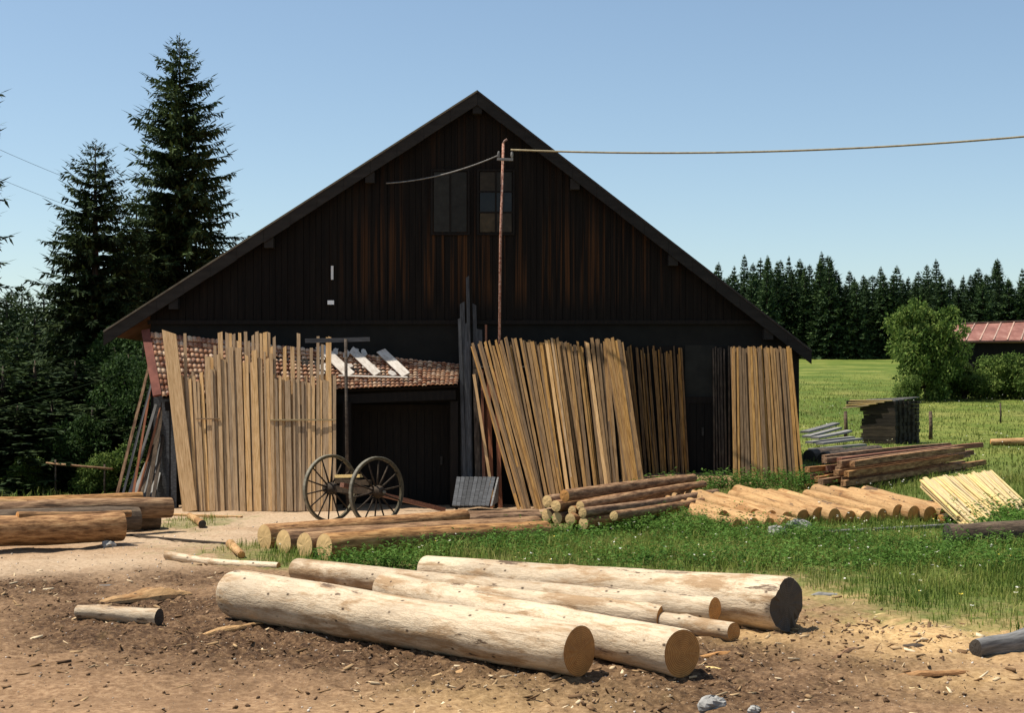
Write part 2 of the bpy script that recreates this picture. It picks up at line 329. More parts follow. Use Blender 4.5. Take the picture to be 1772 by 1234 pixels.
mk = mixc(t, 1.0, mixc(t, 1.0, zb, xb, 'MULTIPLY'), st, 'MULTIPLY')
c = mixc(t, mk, c, (.062, .026, .009)); t.links.new(c, p.inputs['Base Color']); p.inputs['Roughness'].default_value = .85; p.inputs['Specular IOR Level'].default_value = .15
bump(t, p, n1, .4, .01)
# clay tiles
TILE, t, p, o = newmat('clay_roof_tiles'); co = objco(t, False); a = t.nodes.new('ShaderNodeAttribute'); a.attribute_name = 'rnd'
c = ramp(t, a.outputs['Fac'], [(0, (.22, .08, .04)), (.35, (.44, .20, .10)), (.7, (.60, .34, .19)), (1, (.68, .48, .31))])
c = mixc(t, ramp(t, noise(t, co, 9, 4, .7), [(.52, (0, 0, 0)), (.66, (.75, .75, .75))]), c, (.55, .47, .38)); t.links.new(c, p.inputs['Base Color']); p.inputs['Roughness'].default_value = .85
# rusty sheet roof of the far hut
SHEET, t, p, o = newmat('rusty_sheet_roof'); co = objco(t, False); n1 = noise(t, co, 1.2, 5, .65)
c = ramp(t, n1, [(.3, (.12, .045, .03)), (.5, (.22, .085, .06)), (.7, (.33, .17, .13))]); t.links.new(c, p.inputs['Base Color']); p.inputs['Roughness'].default_value = .6
# ground
GROUND, t, p, o = newmat('yard_and_meadow_ground'); tc = t.nodes.new('ShaderNodeTexCoord'); co = tc.outputs['Object']
def attr(nm): a = t.nodes.new('ShaderNodeAttribute'); a.attribute_name = nm; return a.outputs['Fac']
n1 = noise(t, co, 1.3, 8, .65); n2 = noise(t, co, 14, 8, .7); n3 = noise(t, co, 60, 5, .7); n4 = noise(t, co, .25, 4, .6)
dirt = ramp(t, n2, [(.25, (.07, .038, .02)), (.40, (.20, .118, .063)), (.56, (.31, .195, .108)), (.8, (.43, .30, .18))])
dirt = mixc(t, ramp(t, n1, [(.35, (.75, .75, .75)), (.56, (0, 0, 0))]), dirt, (.175, .105, .057))
mud_shade_c = ramp(t, n2, [(.34, (.022, .012, .007)), (.5, (.075, .042, .022)), (.66, (.18, .11, .058))])
sawc = ramp(t, n2, [(.3, (.27, .165, .07)), (.55, (.48, .32, .15)), (.8, (.58, .43, .23))])
dust = ramp(t, n2, [(.25, (.2, .135, .08)), (.5, (.37, .27, .175)), (.8, (.48, .37, .26))])
c = mixc(t, attr('dust'), dirt, dust); c = mixc(t, attr('mud'), c, mud_shade_c); c = mixc(t, attr('saw'), c, sawc)  # mud mask colours churned soil and paints shadow beside the logs
c = mixc(t, ramp(t, n3, [(.62, (0, 0, 0)), (.7, (.7, .7, .7))]), c, (.5, .42, .32))
c = mixc(t, ramp(t, n3, [(.30, (.7, .7, .7)), (.38, (0, 0, 0))]), c, (.07, .042, .025))
gr = ramp(t, n2, [(.3, (.04, .06, .014)), (.5, (.09, .12, .026)), (.68, (.16, .165, .05)), (.85, (.24, .19, .09))])
md = ramp(t, n4, [(.38, (.07, .105, .018)), (.5, (.115, .145, .026)), (.62, (.18, .19, .045))])
md = mixc(t, ramp(t, n1, [(.4, (.6, .6, .6)), (.58, (0, 0, 0))]), md, (.06, .10, .016))
gr = mixc(t, attr('meadow'), gr, md)
gr = mixc(t, attr('litter'), gr, (.03, .028, .015))
c = mixc(t, attr('grass'), c, gr); t.links.new(c, p.inputs['Base Color']); p.inputs['Roughness'].default_value = .95; p.inputs['Specular IOR Level'].default_value = .1
bump(t, p, n2, .6, .03)

# ------------------------------------------------------------------ ground sheet
def lines(a, b, step, lo, hi, gr=1.22):
    m = list(np.arange(a, b + 1e-6, step)); s = step; x = m[-1]
    while x < hi: s *= gr; x += s; m.append(x)
    s = step; x = m[0]; pre = []
    while x > lo: s *= gr; x -= s; pre.append(x)
    return np.array(pre[::-1] + m)
xs = lines(-9.0, 11.0, .05, -700, 700); ys = np.concatenate([lines(11.0, 21.95, .05, -80, 12)[:-1], lines(21.95, 35.0, .1, 21.95, 900, 1.16)]); ys = np.unique(np.round(ys[ys <= 900 * 1.4], 4))
XX, YY = np.meshgrid(xs, ys); gm = grass_mask(XX, YY); ZZ = gz(XX, YY) + micro(XX, YY, gm)
nx, ny = len(xs), len(ys); idx = np.arange(nx * ny).reshape(ny, nx)
q = np.stack([idx[:-1, :-1], idx[:-1, 1:], idx[1:, 1:], idx[1:, :-1]], -1).reshape(-1, 4)
nz_ = .55 + .9 * fbm(XX * 2.2, YY * 2.2, 77)
A = dict(grass=np.clip((gsoft(XX, YY) - .15) * 1.25 + .5 * (vnoise(XX * 6, YY * 6, 15) - .5), 0, 1).ravel(), mud=np.clip(blobs(XX, YY, MUD_SHADE) * nz_ * 1.5, 0, 1).ravel(), saw=np.clip(blobs(XX, YY, SAW) * nz_, 0, 1).ravel(),
         dust=np.clip(blobs(XX, YY, DUST) * nz_ * 1.1, 0, 1).ravel(), meadow=(ss(33, 42, YY) * ss(2, 8, XX)).ravel(), litter=(ss(-8, -11, XX) * ss(33, 36, YY) * ss(120, 90, YY)).ravel())
gme = npmesh('ground', np.stack([XX, YY, ZZ], -1), q, smooth=True, attrs=A)
tag(link('ground', gme, GROUND), kind='structure')

# ------------------------------------------------------------------ logs and boards
def frame(p0, d, up):
    d = V(d).normalized(); u = V(up); u = (u - d * u.dot(d)).normalized(); r = u.cross(d)
    m = Matrix((d, r, u)).transposed().to_4x4(); m.translation = p0; return m
def log(name, p0, p1, r0, r1, mat, label, cat='log', group=None, end=CUT, n=18, m=10, rough=.05, bend=.0, round0=False, endlabel=None, sd_=None, jag=0.0, end0=None):
    """a trunk lying from p0 to p1 (centres of its ends), with a cut face at both ends as parts"""
    rng = random.Random(sd_ if sd_ is not None else hash((round(p0[0], 3), round(p0[1], 3), round(r0, 4))) & 0xffff)
    p0, p1 = V(p0), V(p1); L = (p1 - p0).length; ph = [rng.uniform(0, 6.28) for _ in range(8)]; twist = rng.uniform(0, 6.28)
    b1, b2 = rng.uniform(-1, 1) * bend, rng.uniform(-.6, .6) * bend
    knots = [(rng.uniform(.05, .95) * L, rng.uniform(0, 6.28)) for _ in range(int(L * 2.5))] if n > 20 else []
    def ring(x, k=1.0):
        s = x / L; r = (r0 + (r1 - r0) * s) * k; out = []
        for j in range(n):
            a = 2 * math.pi * j / n
            rr = r * (1 + rough * (.5 * math.sin(2 * a + ph[0] + 2 * s) + .35 * math.sin(3 * a + ph[1] - 3 * s) + .5 * math.sin(7 * s + ph[2] + a) + .3 * math.sin(17 * s + ph[3] + 2 * a)))
            for (kx, ka) in knots:
                da = (a - ka + math.pi) % (2 * math.pi) - math.pi
                e = ((x - kx) / .07) ** 2 + (da * r / .06) ** 2
                if e < 6: rr += .016 * math.exp(-e)
            out.append((x, math.cos(a) * rr + b1 * math.sin(math.pi * s), math.sin(a) * rr + b2 * math.sin(math.pi * s)))
        return out
    xs_ = [L * i / m for i in range(m + 1)]
    ks = [1.0] * (m + 1)
    if round0:
        xs_ = [0, r0 * .05, r0 * .14, r0 * .3, r0 * .55, r0 * .9] + xs_[3:]; ks = [.52, .68, .80, .90, .965, .99] + [1.0] * (m - 2)
    else:
        xs_ = [0, .02] + xs_[1:]; ks = [.97, 1.0] + [1.0] * m
    xs_ = xs_[:-1] + [L - .02, L]; ks = ks + [.97]
    rings = [ring(x, k) for x, k in zip(xs_, ks)]; M_ = len(rings)
    if jag:
        jj = [jag * (math.sin(3 * 6.283 * j / n + 1) * .5 + rng.uniform(-.6, .6)) for j in range(n)]
        rings[-1] = [(p[0] + jj[j], p[1] * (1 - abs(jj[j]) * .4), p[2] * (1 - abs(jj[j]) * .4)) for j, p in enumerate(rings[-1])]
    mb = MB(); mb.add([p for rg in rings for p in rg], [(i * n + j, (i + 1) * n + j, (i + 1) * n + (j + 1) % n, i * n + (j + 1) % n)[::-1] for i in range(M_ - 1) for j in range(n)], True)
    o = link(name, mb.mesh(name), mat); o.matrix_world = frame(p0, p1 - p0, (0, 0, 1))
    tag(o, label, cat, group)
    for rg, sgn in ((rings[0], -1), (rings[-1], 1)):
        cx = sum(p[0] for p in rg) / n; cy = sum(p[1] for p in rg) / n; cz = sum(p[2] for p in rg) / n
        e = MB(); vs = list(rg) + [(cx + sgn * (.004 + rng.uniform(0, .006)), cy + (p[1] - cy) * .5, cz + (p[2] - cz) * .5) for p in rg] + [(cx + sgn * .008, cy, cz)]
        fs = [(j, (j + 1) % n, n + (j + 1) % n, n + j) for j in range(n)] + [(n + j, n + (j + 1) % n, 2 * n) for j in range(n)]
        if sgn < 0: fs = [f[::-1] for f in fs]
        e.add(vs, fs); ce = link('cut_end', e.mesh('cut_end'), (end0 or end) if sgn < 0 else end, o)
        if endlabel: tag(ce, endlabel)
    return o
def plank(name, foot, top, wd, th, mat, label, cat='board', group=None, up=(0, -1, 0), rng=random, slant=.3):
    foot, top = V(foot), V(top); L = (top - foot).length; b = rng.uniform(-.012, .012) * L / 3; b2 = rng.uniform(-.006, .006) * L / 3; sl = rng.uniform(-slant, slant) * wd
    sec = 5; vs = []
    tw = rng.uniform(.9, 1.0)
    for i in range(sec):
        s = i / (sec - 1); x = L * s; dz = b * math.sin(math.pi * s); dy = b2 * math.sin(math.pi * s); ww = wd * (1 + (tw - 1) * s)
        for (j, k) in ((-1, -1), (1, -1), (1, 1), (-1, 1)):
            vs.append((x + (sl * j if i == sec - 1 else 0), j * ww / 2 + dy, k * th / 2 + dz))
    fs = [(3, 2, 1, 0), tuple(4 * (sec - 1) + k for k in range(4))]
    fs += [(4 * i + k, 4 * i + (k + 1) % 4, 4 * i + 4 + (k + 1) % 4, 4 * i + 4 + k) for i in range(sec - 1) for k in range(4)]
    o = link(name, MB().add(vs, fs).mesh(name), mat); o.matrix_world = frame(foot, top - foot, up)
    return tag(o, label, cat, group)

# five-log heap in the foreground
LN = dict(n=40, m=46, rough=.035)
def lie(px, py, r, dz=0): v = G(px, py); return v + V((0, 0, r + dz))
FG = 'peeled logs in the foreground heap'
log('log', lie(398, 1070, .30), lie(1003, 1173, .245), .30, .245, PEEL, 'thickest peeled log at the front of the heap, big orange cut end facing right', group=FG, round0=True, end0=PEEL, bend=.03, **LN)
log('log', lie(668, 1046, .21), lie(1180, 1174, .23), .20, .23, PEEL, 'peeled log just behind the thickest front one, ending in the second largest orange cut face', group=FG, bend=.03, **LN)
log('log', lie(692, 1032, .12, .02), lie(1148, 1091, .14), .125, .145, PEEL, 'thin knotty peeled log in the middle of the foreground heap, between two thicker ones', group=FG, bend=.05, **LN)
log('log', lie(515, 1008, .17), at(1237, 1055, 16.1), .175, .135, PEEL, 'slender peeled log sticking out far left behind the thickest log, resting on a pole', group=FG, bend=.04, **LN)
log('log', lie(1000, 1066, .105), lie(1270, 1112, .108), .10, .108, PEEL, 'thinnest short pole at the right end of the heap, poking out under a slender log', group=FG, **LN)
log('log', lie(738, 1010, .20), lie(1362, 1096, .315), .19, .315, PEEL, 'fat tapering peeled log at the back of the heap with a dark rough butt', group=FG, end=CUTD, jag=.05, bend=.04, **LN)  # rough butt gets a dark colour for the shade on its face

# bark-brown logs with slanted yellow ends, in front of the cart
GA = 'brown logs with yellow ends in front of the cart'
AN = dict(n=22, m=14, rough=.06)
log('log', lie(457, 952, .215), at(806, 893, 28.0), .225, .125, BARK, 'yellow-ended brown log closest to the cart wheels, leftmost of the four cut ends', group=GA, end=CUTY, bend=.06, **AN)
log('log', lie(491, 960, .21), lie(930, 921, .16), .215, .15, HALF, 'second from left of the four yellow-ended brown logs by the track', group=GA, end=CUTY, bend=.05, **AN)
log('log', lie(527, 966, .21), lie(915, 927, .17), .215, .16, HALF, 'third from left of the four yellow-ended brown logs by the track', group=GA, end=CUTY, bend=.05, **AN)
log('log', lie(561, 970, .22), lie(945, 934, .17), .225, .17, HALF, 'nearest of the four yellow-ended brown logs, its side in the grass', group=GA, end=CUTY, bend=.05, **AN)
log('log', lie(640, 915, .12), lie(930, 899, .12), .12, .11, HALF, 'thin brown log lying behind the four yellow-ended logs and reaching to the pole heap', group=GA, end=CUTY, bend=.08, **AN)
log('log', lie(700, 921, .12), lie(960, 905, .12), .13, .12, BARK, 'short brown log wedged between the yellow-ended logs and the pole heap', group=GA, end=CUTY, bend=.08, **AN)

# pole heap in the middle
GB = 'brown poles in the heap before the leaning slats'
for i, (x0, y0, d0, x1, y1, d1, r, lb) in enumerate([
    (977, 858, 27.4, 1200, 827, 31.5, .115, 'topmost brown pole of the middle heap with a hollow-looking round end'),
    (1004, 876, 27.2, 1218, 838, 31.2, .095, 'second pole from the top on the near side of the middle heap'),
    (1008, 888, 26.9, 1240, 852, 31.0, .095, 'third pole from the top on the near side of the middle heap'),
    (1062, 893, 26.7, 1242, 862, 30.6, .09, 'lowest near pole of the middle heap, half in the weeds'),
    (947, 868, 27.7, 1180, 840, 31.8, .12, None), (962, 876, 27.45, 1190, 850, 31.6, .115, None), (946, 892, 27.8, 1175, 862, 31.8, .125, None),
    (964, 897, 27.5, 1190, 866, 31.5, .12, None), (987, 899, 27.2, 1215, 866, 31.2, .115, None), (1010, 906, 26.9, 1230, 872, 30.9, .11, None), (990, 884, 27.3, 1200, 852, 31.4, .09, None)]):
    log('log_pole', at(x0, y0, d0), at(x1, y1, d1), r, r * .8, BARK, lb or 'brown pole packed inside the middle heap, only its round end showing', cat='log', group=GB, end=CUTY if i != 0 else CUT, n=16, m=9, bend=.05)
# row of peeled logs in the grass on the right
GC = 'row of yellow peeled logs in the grass'
dC = V((.43, -.903, 0))
for i in range(15):
    r = .165 if i < 4 else random.uniform(.13, .16)
    e = G(1637 - 27.5 * i, 904 + (4 if i > 4 else 0) + random.uniform(-2, 3), r * 1.05); s = e - dC * random.uniform(2.4, 2.9); s.z = g(s.x, s.y) + r + .02
    log('log', s, e, r * .95, r, PEEL2, 'yellow peeled log lying side by side in the row in the grass' if i else 'peeled log at the right end of the row in the grass, beside the pale slats', group=GC, end=CUT, n=18, m=10, bend=.03, rough=.07)
for i in range(5):
    r = random.uniform(.11, .135); e = G(1276 + 28 * i, 918 + random.uniform(-2, 2), r * .9); s = e - dC * 1.6; s.z = g(s.x, s.y) + r
    log('log', s, e, r, r, PEEL2, 'yellow peeled log half sunk in the grass, low in front of the row', group=GC, end=CUT, n=16, m=8, bend=.02, rough=.07)
# squared timbers
GD = 'squared timbers in the stack on the bank'
dD = V((.69, .724, 0)).normalized(); pD = V((-.724, .69, 0))
for k in range(4):
    for j in range(5):
        s = V((7.15, 31.4, 0)) + pD * (.23 * j) + dD * random.uniform(-.35, .5) + dD * .12 * k; e = s + dD * random.uniform(5.2, 7.0)
        s.z = g(s.x, s.y) + .09 + .19 * k; e.z = g(e.x, e.y) + .09 + .19 * k * random.uniform(.9, 1.0) - .1
        plank('timber', s, e, .13, .12, BARK if (j + k) % 5 else REDW, 'reddish brown squared timber in the stack on the bank behind the row of peeled logs', 'timber', GD, up=(0, 0, 1), slant=.1)
# pale slats spilling from the stack
GE = 'pale slats spread in a fan on the right'
A0, A1, B0, B1 = at(1592, 830, 30.2), at(1716, 816, 31.6), at(1676, 908, 27.0), at(1776, 872, 29.3)
for lay in range(3):
    for i in range(34):
        s = i / 33; a = A0.lerp(A1, s) - V((0, 0, .07 * lay)); b = B0.lerp(B1, s) - V((0, 0, .06 * lay))
        dd = (b - a).normalized(); a = a - dd * random.uniform(-.12, .12); b = b + dd * random.uniform(-.7, .25) + V((random.uniform(-.06, .06), 0, random.uniform(-.02, .02)))
        plank('slat', b, a, random.uniform(.034, .056), .028, PALE, 'pale yellow sawn slat in the fan spread beside the timber stack', 'slat', GE, up=(0, 0, 1))
a, b = A0.lerp(A1, -.03), A0.lerp(A1, 1.03)
for s_, dz in ((.30, .27), (.62, .25)):
    log('log', A0.lerp(B0, s_) - V((.15, 0, dz)), A1.lerp(B1, s_) - V((-.1, 0, dz)), .09, .09, DARKB, 'dark pole laid crosswise under the %s end of the pale slats' % ('upper' if s_ < .5 else 'lower'), group=None, n=12, m=5)
# left log pile
GL = 'brown logs of the pile on the left'
for (x0, y0, d0, x1, y1, d1, r0, r1, mt, lb) in [
    (212, 912, 25.6, -170, 924, 23.6, .25, .29, BARK, 'fat brown log at the front of the left pile, cut end towards the yard'),
    (296, 878, 28.2, -160, 897, 25.4, .19, .22, HALF, 'brown log of the left pile that reaches farthest right to the standing boards'),
    (240, 898, 27.4, -160, 915, 25.2, .22, .25, DARKB, 'hidden dark log low in the middle of the left pile'),
    (275, 897, 28.6, -160, 905, 26.4, .21, .22, DARKB, 'dark log at the bottom of the rear of the left pile'),
    (226, 889, 26.0, 30, 893, 24.6, .06, .07, HALF, 'thin orange-brown slab pole on top of the fat front log'),
    (262, 871, 28.8, -150, 882, 26.6, .11, .13, HALF, 'long thin brown pole lying on the crest of the left pile'),
    (246, 862, 29.8, -160, 873, 27.8, .12, .14, HALF, 'rear brown log of the left pile beside the shrubs'),
    (46, 873, 26.8, -160, 877, 26.0, .08, .1, PEEL2, 'short pale pole end on top of the left pile near the picture edge')]:
    log('log', at(x0, y0, d0), at(x1, y1, d1), r0, r1, mt, lb, group=GL, end=CUT if mt is not DARKB else CUTD, n=24, m=14, rough=.07, bend=.06)

# ------------------------------------------------------------------ barn
WY = 35.0; VY = 34.7
pk, le, re = at(826, 158, VY), at(180, 574, VY), at(1404, 607, VY)
XL, XR, YB = -8.75, 6.95, 57.0
def roofz(x):
    return pk.z + (x - pk.x) * (pk.z - le.z) / (pk.x - le.x) if x < pk.x else pk.z + (x - pk.x) * (re.z - pk.z) / (re.x - pk.x)
barn = empty('barn', (0, WY, 0), 'huge dark wooden barn with a steep gable and black-stained vertical boards', 'barn')
ZB = 4.46
rnd = random.Random(3)
mb = MB(); x = XL; XT = pk.x + (pk.z - ZB - .24) * (re.x - pk.x) / (pk.z - re.z)      # where the roof comes down to the beam
while x < XT - .02:
    wdt = min(rnd.uniform(.13, .21), XT - x); a, b = x + .004, x + wdt - .004; y0 = WY - .06 - rnd.uniform(0, .022)
    pts = [(a, ZB + rnd.uniform(-.03, .02)), (b, ZB + rnd.uniform(-.03, .02)), (b, roofz(b) - .17)] + ([(pk.x, pk.z - .17)] if a < pk.x < b else []) + [(a, roofz(a) - .17)]
    mb.prism(pts, y0, WY - .03); x += wdt
mb.build('gable_wall', GABLE, barn)
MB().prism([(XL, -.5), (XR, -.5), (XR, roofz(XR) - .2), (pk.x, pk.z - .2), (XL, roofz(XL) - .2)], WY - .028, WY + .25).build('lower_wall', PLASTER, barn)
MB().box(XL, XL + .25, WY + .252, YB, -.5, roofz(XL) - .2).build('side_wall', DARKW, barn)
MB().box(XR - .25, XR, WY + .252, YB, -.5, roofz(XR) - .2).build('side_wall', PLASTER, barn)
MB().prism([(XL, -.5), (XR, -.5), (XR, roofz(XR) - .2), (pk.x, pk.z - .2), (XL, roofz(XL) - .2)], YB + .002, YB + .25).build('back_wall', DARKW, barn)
MB().box(XL - .05, XT, WY - .115, WY - .088, ZB - .10, ZB + .0).build('tie_beam', DARKW, barn)
for (p0, p1) in ((le, pk), (pk, re)):
    d = (p1 - p0).normalized(); n_ = V((-d.z, 0, d.x)); th = .13
    poly = [(p0 - n_ * th), (p1 - n_ * th), p1, p0]
    a = poly[0]; b = poly[1]
    if p0 is le: b = V((pk.x, 0, pk.z - th / n_.z))
    else: a = V((pk.x, 0, pk.z - th / n_.z))
    r_ = MB().prism([(a.x, a.z), (b.x, b.z), (p1.x, p1.z), (p0.x, p0.z)], VY, YB + .7).build('roof', SHEET, barn)
    vb = MB(); k = 14; dep = .33
    for i in range(k):                                            # overlapping verge boards, slightly uneven
        s0, s1 = i / k, (i + 1) / k - .0005; q0, q1 = p0.lerp(p1, s0), p0.lerp(p1, s1); j = rnd.uniform(-.012, .012)
        vb.prism([(q0.x, q0.z - dep - j), (q1.x, q1.z - dep - j), (q1.x, q1.z - .025), (q0.x, q0.z - .025)], VY - .055 - rnd.uniform(0, .008), VY - .004)
    link('verge_board', vb.mesh('verge_board', barn.location), VERGE, r_)
    MB().prism([(p0.x, p0.z + .008), (p1.x, p1.z + .008), (p1.x, p1.z + .035), (p0.x, p0.z + .035)], VY - .09, VY + .15)
    ed = MB().prism([(p0.x, p0.z - .02), (p1.x, p1.z - .02), (p1.x, p1.z + .022), (p0.x, p0.z + .022)], VY - .085, VY - .06)
    link('roof_edge', ed.mesh('roof_edge', barn.location), IRON if p0 is pk else WIRE, r_)  # left edge takes a paler colour to paint its sunlit line
    for px in ((640, 465, 300) if p0 is le else (826, 995, 1165, 1330)):
        X = (px - CX) / F * VY; zt = roofz(X) - .33
        pe = MB().box(X - .11, X + .11, VY - .02, WY - .09, zt - .2, zt + .06)
        link('purlin_end', pe.mesh('purlin_end', barn.location), VERGE, r_)
def wx(px): return (px - CX) / F * 34.9
def wz(py): return H + (YH - py) / F * 34.9
GREYP = grain('dusty_grey_panel', [(.3, (.016, .016, .014)), (.6, (.024, .024, .021)), (.8, (.034, .034, .03))], ms=(2, 2, 2), sc=3)
DUSTP = grain('dusty_pale_pane', [(.3, (.022, .019, .014)), (.6, (.036, .03, .022)), (.8, (.06, .048, .034))], ms=(2, 2, 2), sc=3)
GLASS = grain('dark_window_glass', [(.3, (.008, .008, .009)), (.7, (.016, .016, .016))], ms=(1, 1, 1), rough=.15)
def window(x0, x1, y0, y1, cols, rows, panes):
    a, b, z1, z0 = wx(x0), wx(x1), wz(y0), wz(y1)
    f = MB(); t_ = .05
    f.box(a - t_, a, WY - .11, WY - .06, z0 - t_, z1 + t_); f.box(b, b + t_, WY - .11, WY - .06, z0 - t_, z1 + t_)
    f.box(a, b, WY - .112, WY - .06, z0 - t_, z0); f.box(a, b, WY - .112, WY - .06, z1, z1 + t_)
    for i in range(1, cols): X = a + (b - a) * i / cols; f.box(X - .02, X + .02, WY - .108, WY - .086, z0, z1)
    for i in range(1, rows): Z = z0 + (z1 - z0) * i / rows; f.box(a, b, WY - .105, WY - .086, Z - .02, Z + .02)
    wd = f.build('window', DARKW, barn)
    for (c0, r0, c1, r1, m) in panes:
        pn = MB().box(a + (b - a) * c0 / cols + .022, a + (b - a) * c1 / cols - .022, WY - .098, WY - .088, z0 + (z1 - z0) * r0 / rows + .022, z0 + (z1 - z0) * r1 / rows - .022)
        link('pane' if m is not GREYP else 'shutter', pn.mesh('pane', barn.location), m, wd)
window(749, 809, 296, 403, 2, 1, [(0, 0, 1, 1, GREYP), (1, 0, 2, 1, GREYP)])
YELP = grain('yellowed_pane', [(.3, (.04, .03, .016)), (.6, (.07, .052, .028)), (.8, (.10, .075, .04))], ms=(2, 2, 2), sc=3)
window(829, 887, 296, 403, 2, 3, [(0, 0, 1, 1, YELP), (0, 1, 1, 2, GLASS), (0, 2, 1, 3, DUSTP), (1, 0, 2, 1, DUSTP), (1, 1, 2, 2, GLASS), (1, 2, 2, 3, GREYP)])
for (x0, x1, y0, y1) in ((573, 577, 460, 484), (567, 578, 520, 527)):
    MB().box(wx(x0), wx(x1), WY - .13, WY - .088, wz(y1), wz(y0)).build('wall_plate', WHITE, barn)
# openings in the lower wall: frame and proud dark leaf added for the unlit inside
def door(x0, x1, y0, y1, nm='door'):
    a, b, z1 = wx(x0), wx(x1), wz(y0); z0 = wz(y1)
    dm = MB(); x = a
    while x < b - .01: w_ = min(.19, b - x); dm.box(x + .004, x + w_ - .004, WY - .06 - rnd.uniform(0, .015), WY - .03, z0, z1); x += w_
    dl = dm.build(nm, DARKW, barn)
    fr = MB().box(a - .14, a, WY - .1, WY - .03, z0, z1).box(b, b + .14, WY - .1, WY - .03, z0, z1).box(a - .14, b + .14, WY - .1, WY - .03, z1, z1 + .16)
    link('door_frame', fr.mesh('door_frame', barn.location), DARKW, dl)
    hd = MB().box(b - .25, b - .2, WY - .13, WY - .078, z0 + 1.0, z0 + 1.2); link('handle', hd.mesh('handle', barn.location), IRON, dl)
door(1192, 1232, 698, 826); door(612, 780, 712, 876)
MB().box(wx(1242), wx(1256), WY - .05, WY - .03, wz(826), wz(600)).box(wx(1095), wx(1180), WY - .05, WY - .03, wz(826), wz(598)).build('wall_boarding', DARKW, barn)
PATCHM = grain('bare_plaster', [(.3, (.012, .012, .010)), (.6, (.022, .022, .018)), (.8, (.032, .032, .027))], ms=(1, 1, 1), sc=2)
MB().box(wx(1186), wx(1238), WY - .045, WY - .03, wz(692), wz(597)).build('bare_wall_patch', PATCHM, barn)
for xa, xb, Z in ((-.9, 2.5, 3.3), (5.35, 6.7, 3.0)):
    rl_ = MB().tube([V((xa, 34.42, Z)), V((xb, 34.42, Z))], .04, 8).build('rack_rail', DARKW, barn)
    for X in (xa + .2, xb - .2): br = MB().tube([V((X, 34.40, Z - .06)), V((X, WY - .1, Z - .06))], .035, 8); link('bracket', br.mesh('bracket', barn.location), DARKW, rl_)

# tiled lean-to in front of the barn's left half
shed = empty('lean_to', at(530, 886, 33.9), 'lean-to with a clay tile roof against the left half of the dark barn', 'shed')
E0, E1 = at(281, 687, 33.72), at(792, 667, 34.0); T0, T1 = at(262, 592, 34.7), at(796, 640, 34.7)
T0 = E0 + (T0 - E0) * 1.16; T1 = E1 + (T1 - E1) * 1.3
rows, cu, vs, fs, rv = 11, 66, [], [], []
def quad(u, v): return E0.lerp(E1, u).lerp(T0.lerp(T1, u), v)
trng = np.random.default_rng(5)
nrm = (E1 - E0).cross(T0 - E0).normalized()
if nrm.z < 0: nrm = -nrm
for r in range(rows):
    for c_ in range(cu):
        b = len(vs); jit = trng.normal(0, .006); k_ = trng.random(); tl = trng.normal(0, .012)
        for v_, lift in ((r / rows - .012, .075), ((r + 1) / rows + .01, .012)):
            v2 = v_ + tl * .3
            for iu in range(5):
                u = (c_ + iu / 4) / cu; hgt = .034 * math.sin(math.pi * iu / 4)
                vs.append(quad(u, v2) + nrm * (hgt + lift * (1 if v_ * rows < r + .5 else 1) + jit)); rv.append(k_)
        for iu in range(5):                                                       # the tile's own lower lip
            vs.append(V(vs[b + iu]) - nrm * .03); rv.append(k_)
        for iu in range(4):
            fs.append((b + iu, b + iu + 1, b + 6 + iu, b + 5 + iu)); fs.append((b + 10 + iu, b + 11 + iu, b + iu + 1, b + iu))
org = shed.location
tm = npmesh('roof', [tuple(V(p) - org) for p in vs], fs, rnd=rv); tr = link('roof', tm, TILE, shed)
und = MB(); und.add([quad(0, -.01) - nrm * .01, quad(1, -.01) - nrm * .01, quad(1, 1), quad(0, 1), quad(0, -.01) - nrm * .06, quad(1, -.01) - nrm * .06, quad(1, 1) - nrm * .05, quad(0, 1) - nrm * .05],
                    [(0, 1, 2, 3), (7, 6, 5, 4), (0, 4, 5, 1), (1, 5, 6, 2), (2, 6, 7, 3), (3, 7, 4, 0)])
link('roof_boarding', und.mesh('roof_boarding', org), DARKW, tr)
vb = MB().bar(quad(0, -.02) + V((-.11, -.05, .06)), quad(0, 1.0) + V((-.10, 0, .08)), .2, .06, up=nrm); link('verge_board', vb.mesh('verge_board', org), RUSTRED, tr)
bm_ = MB().bar(E0 + V((.05, .1, -.22)), E1 + V((-.05, .1, -.22)), .14, .22); bm_.build('beam', DARKW, shed)
for px, dd in ((300, 33.85), (600, 33.8), (786, 34.12)):
    X = (px - CX) / F * dd; MB().box(X - .09, X + .09, dd - .02, dd + .16, -.1, 2.5 if px > 300 else 2.3).build('post', DARKW, shed)
sw = MB(); x = (262 - CX) / F * 34.0
for i in range(5):
    sw.obox((x + .16 * i * .9, 34.5 - .22 * i * .8, 1.25), (.07, -.02, 0), (.004, .012, 0), (0, 0, 1.35 + .03 * (i % 2)))
sw.build('side_boarding', GREYD, shed)

# whitish boards and a batten lying on the tiles
def on_tiles(u, v, h=.13): return quad(u, v) + nrm * h
GW = 'whitish boards lying on the tile roof'
for (u0, v0, u1, v1, wd, lb) in ((.55, .98, .64, .30, .24, 'whitish board on the tiles, leftmost of three and nearest the standing boards'), (.65, .98, .73, .34, .20, 'whitish board on the tiles, middle of three, beside the thin post'), (.745, 1.04, .825, .32, .22, 'whitish board on the tiles, rightmost of three')):
    plank('board', on_tiles(u1, v1), on_tiles(u0, v0, .2), wd, .035, WHITEW, lb, 'board', GW, up=nrm)
plank('batten', on_tiles(.60, .27, .155), on_tiles(.83, .22, .15), .035, .025, WHITEW, 'thin pale batten lying level along the lower tiles', 'batten', up=nrm)

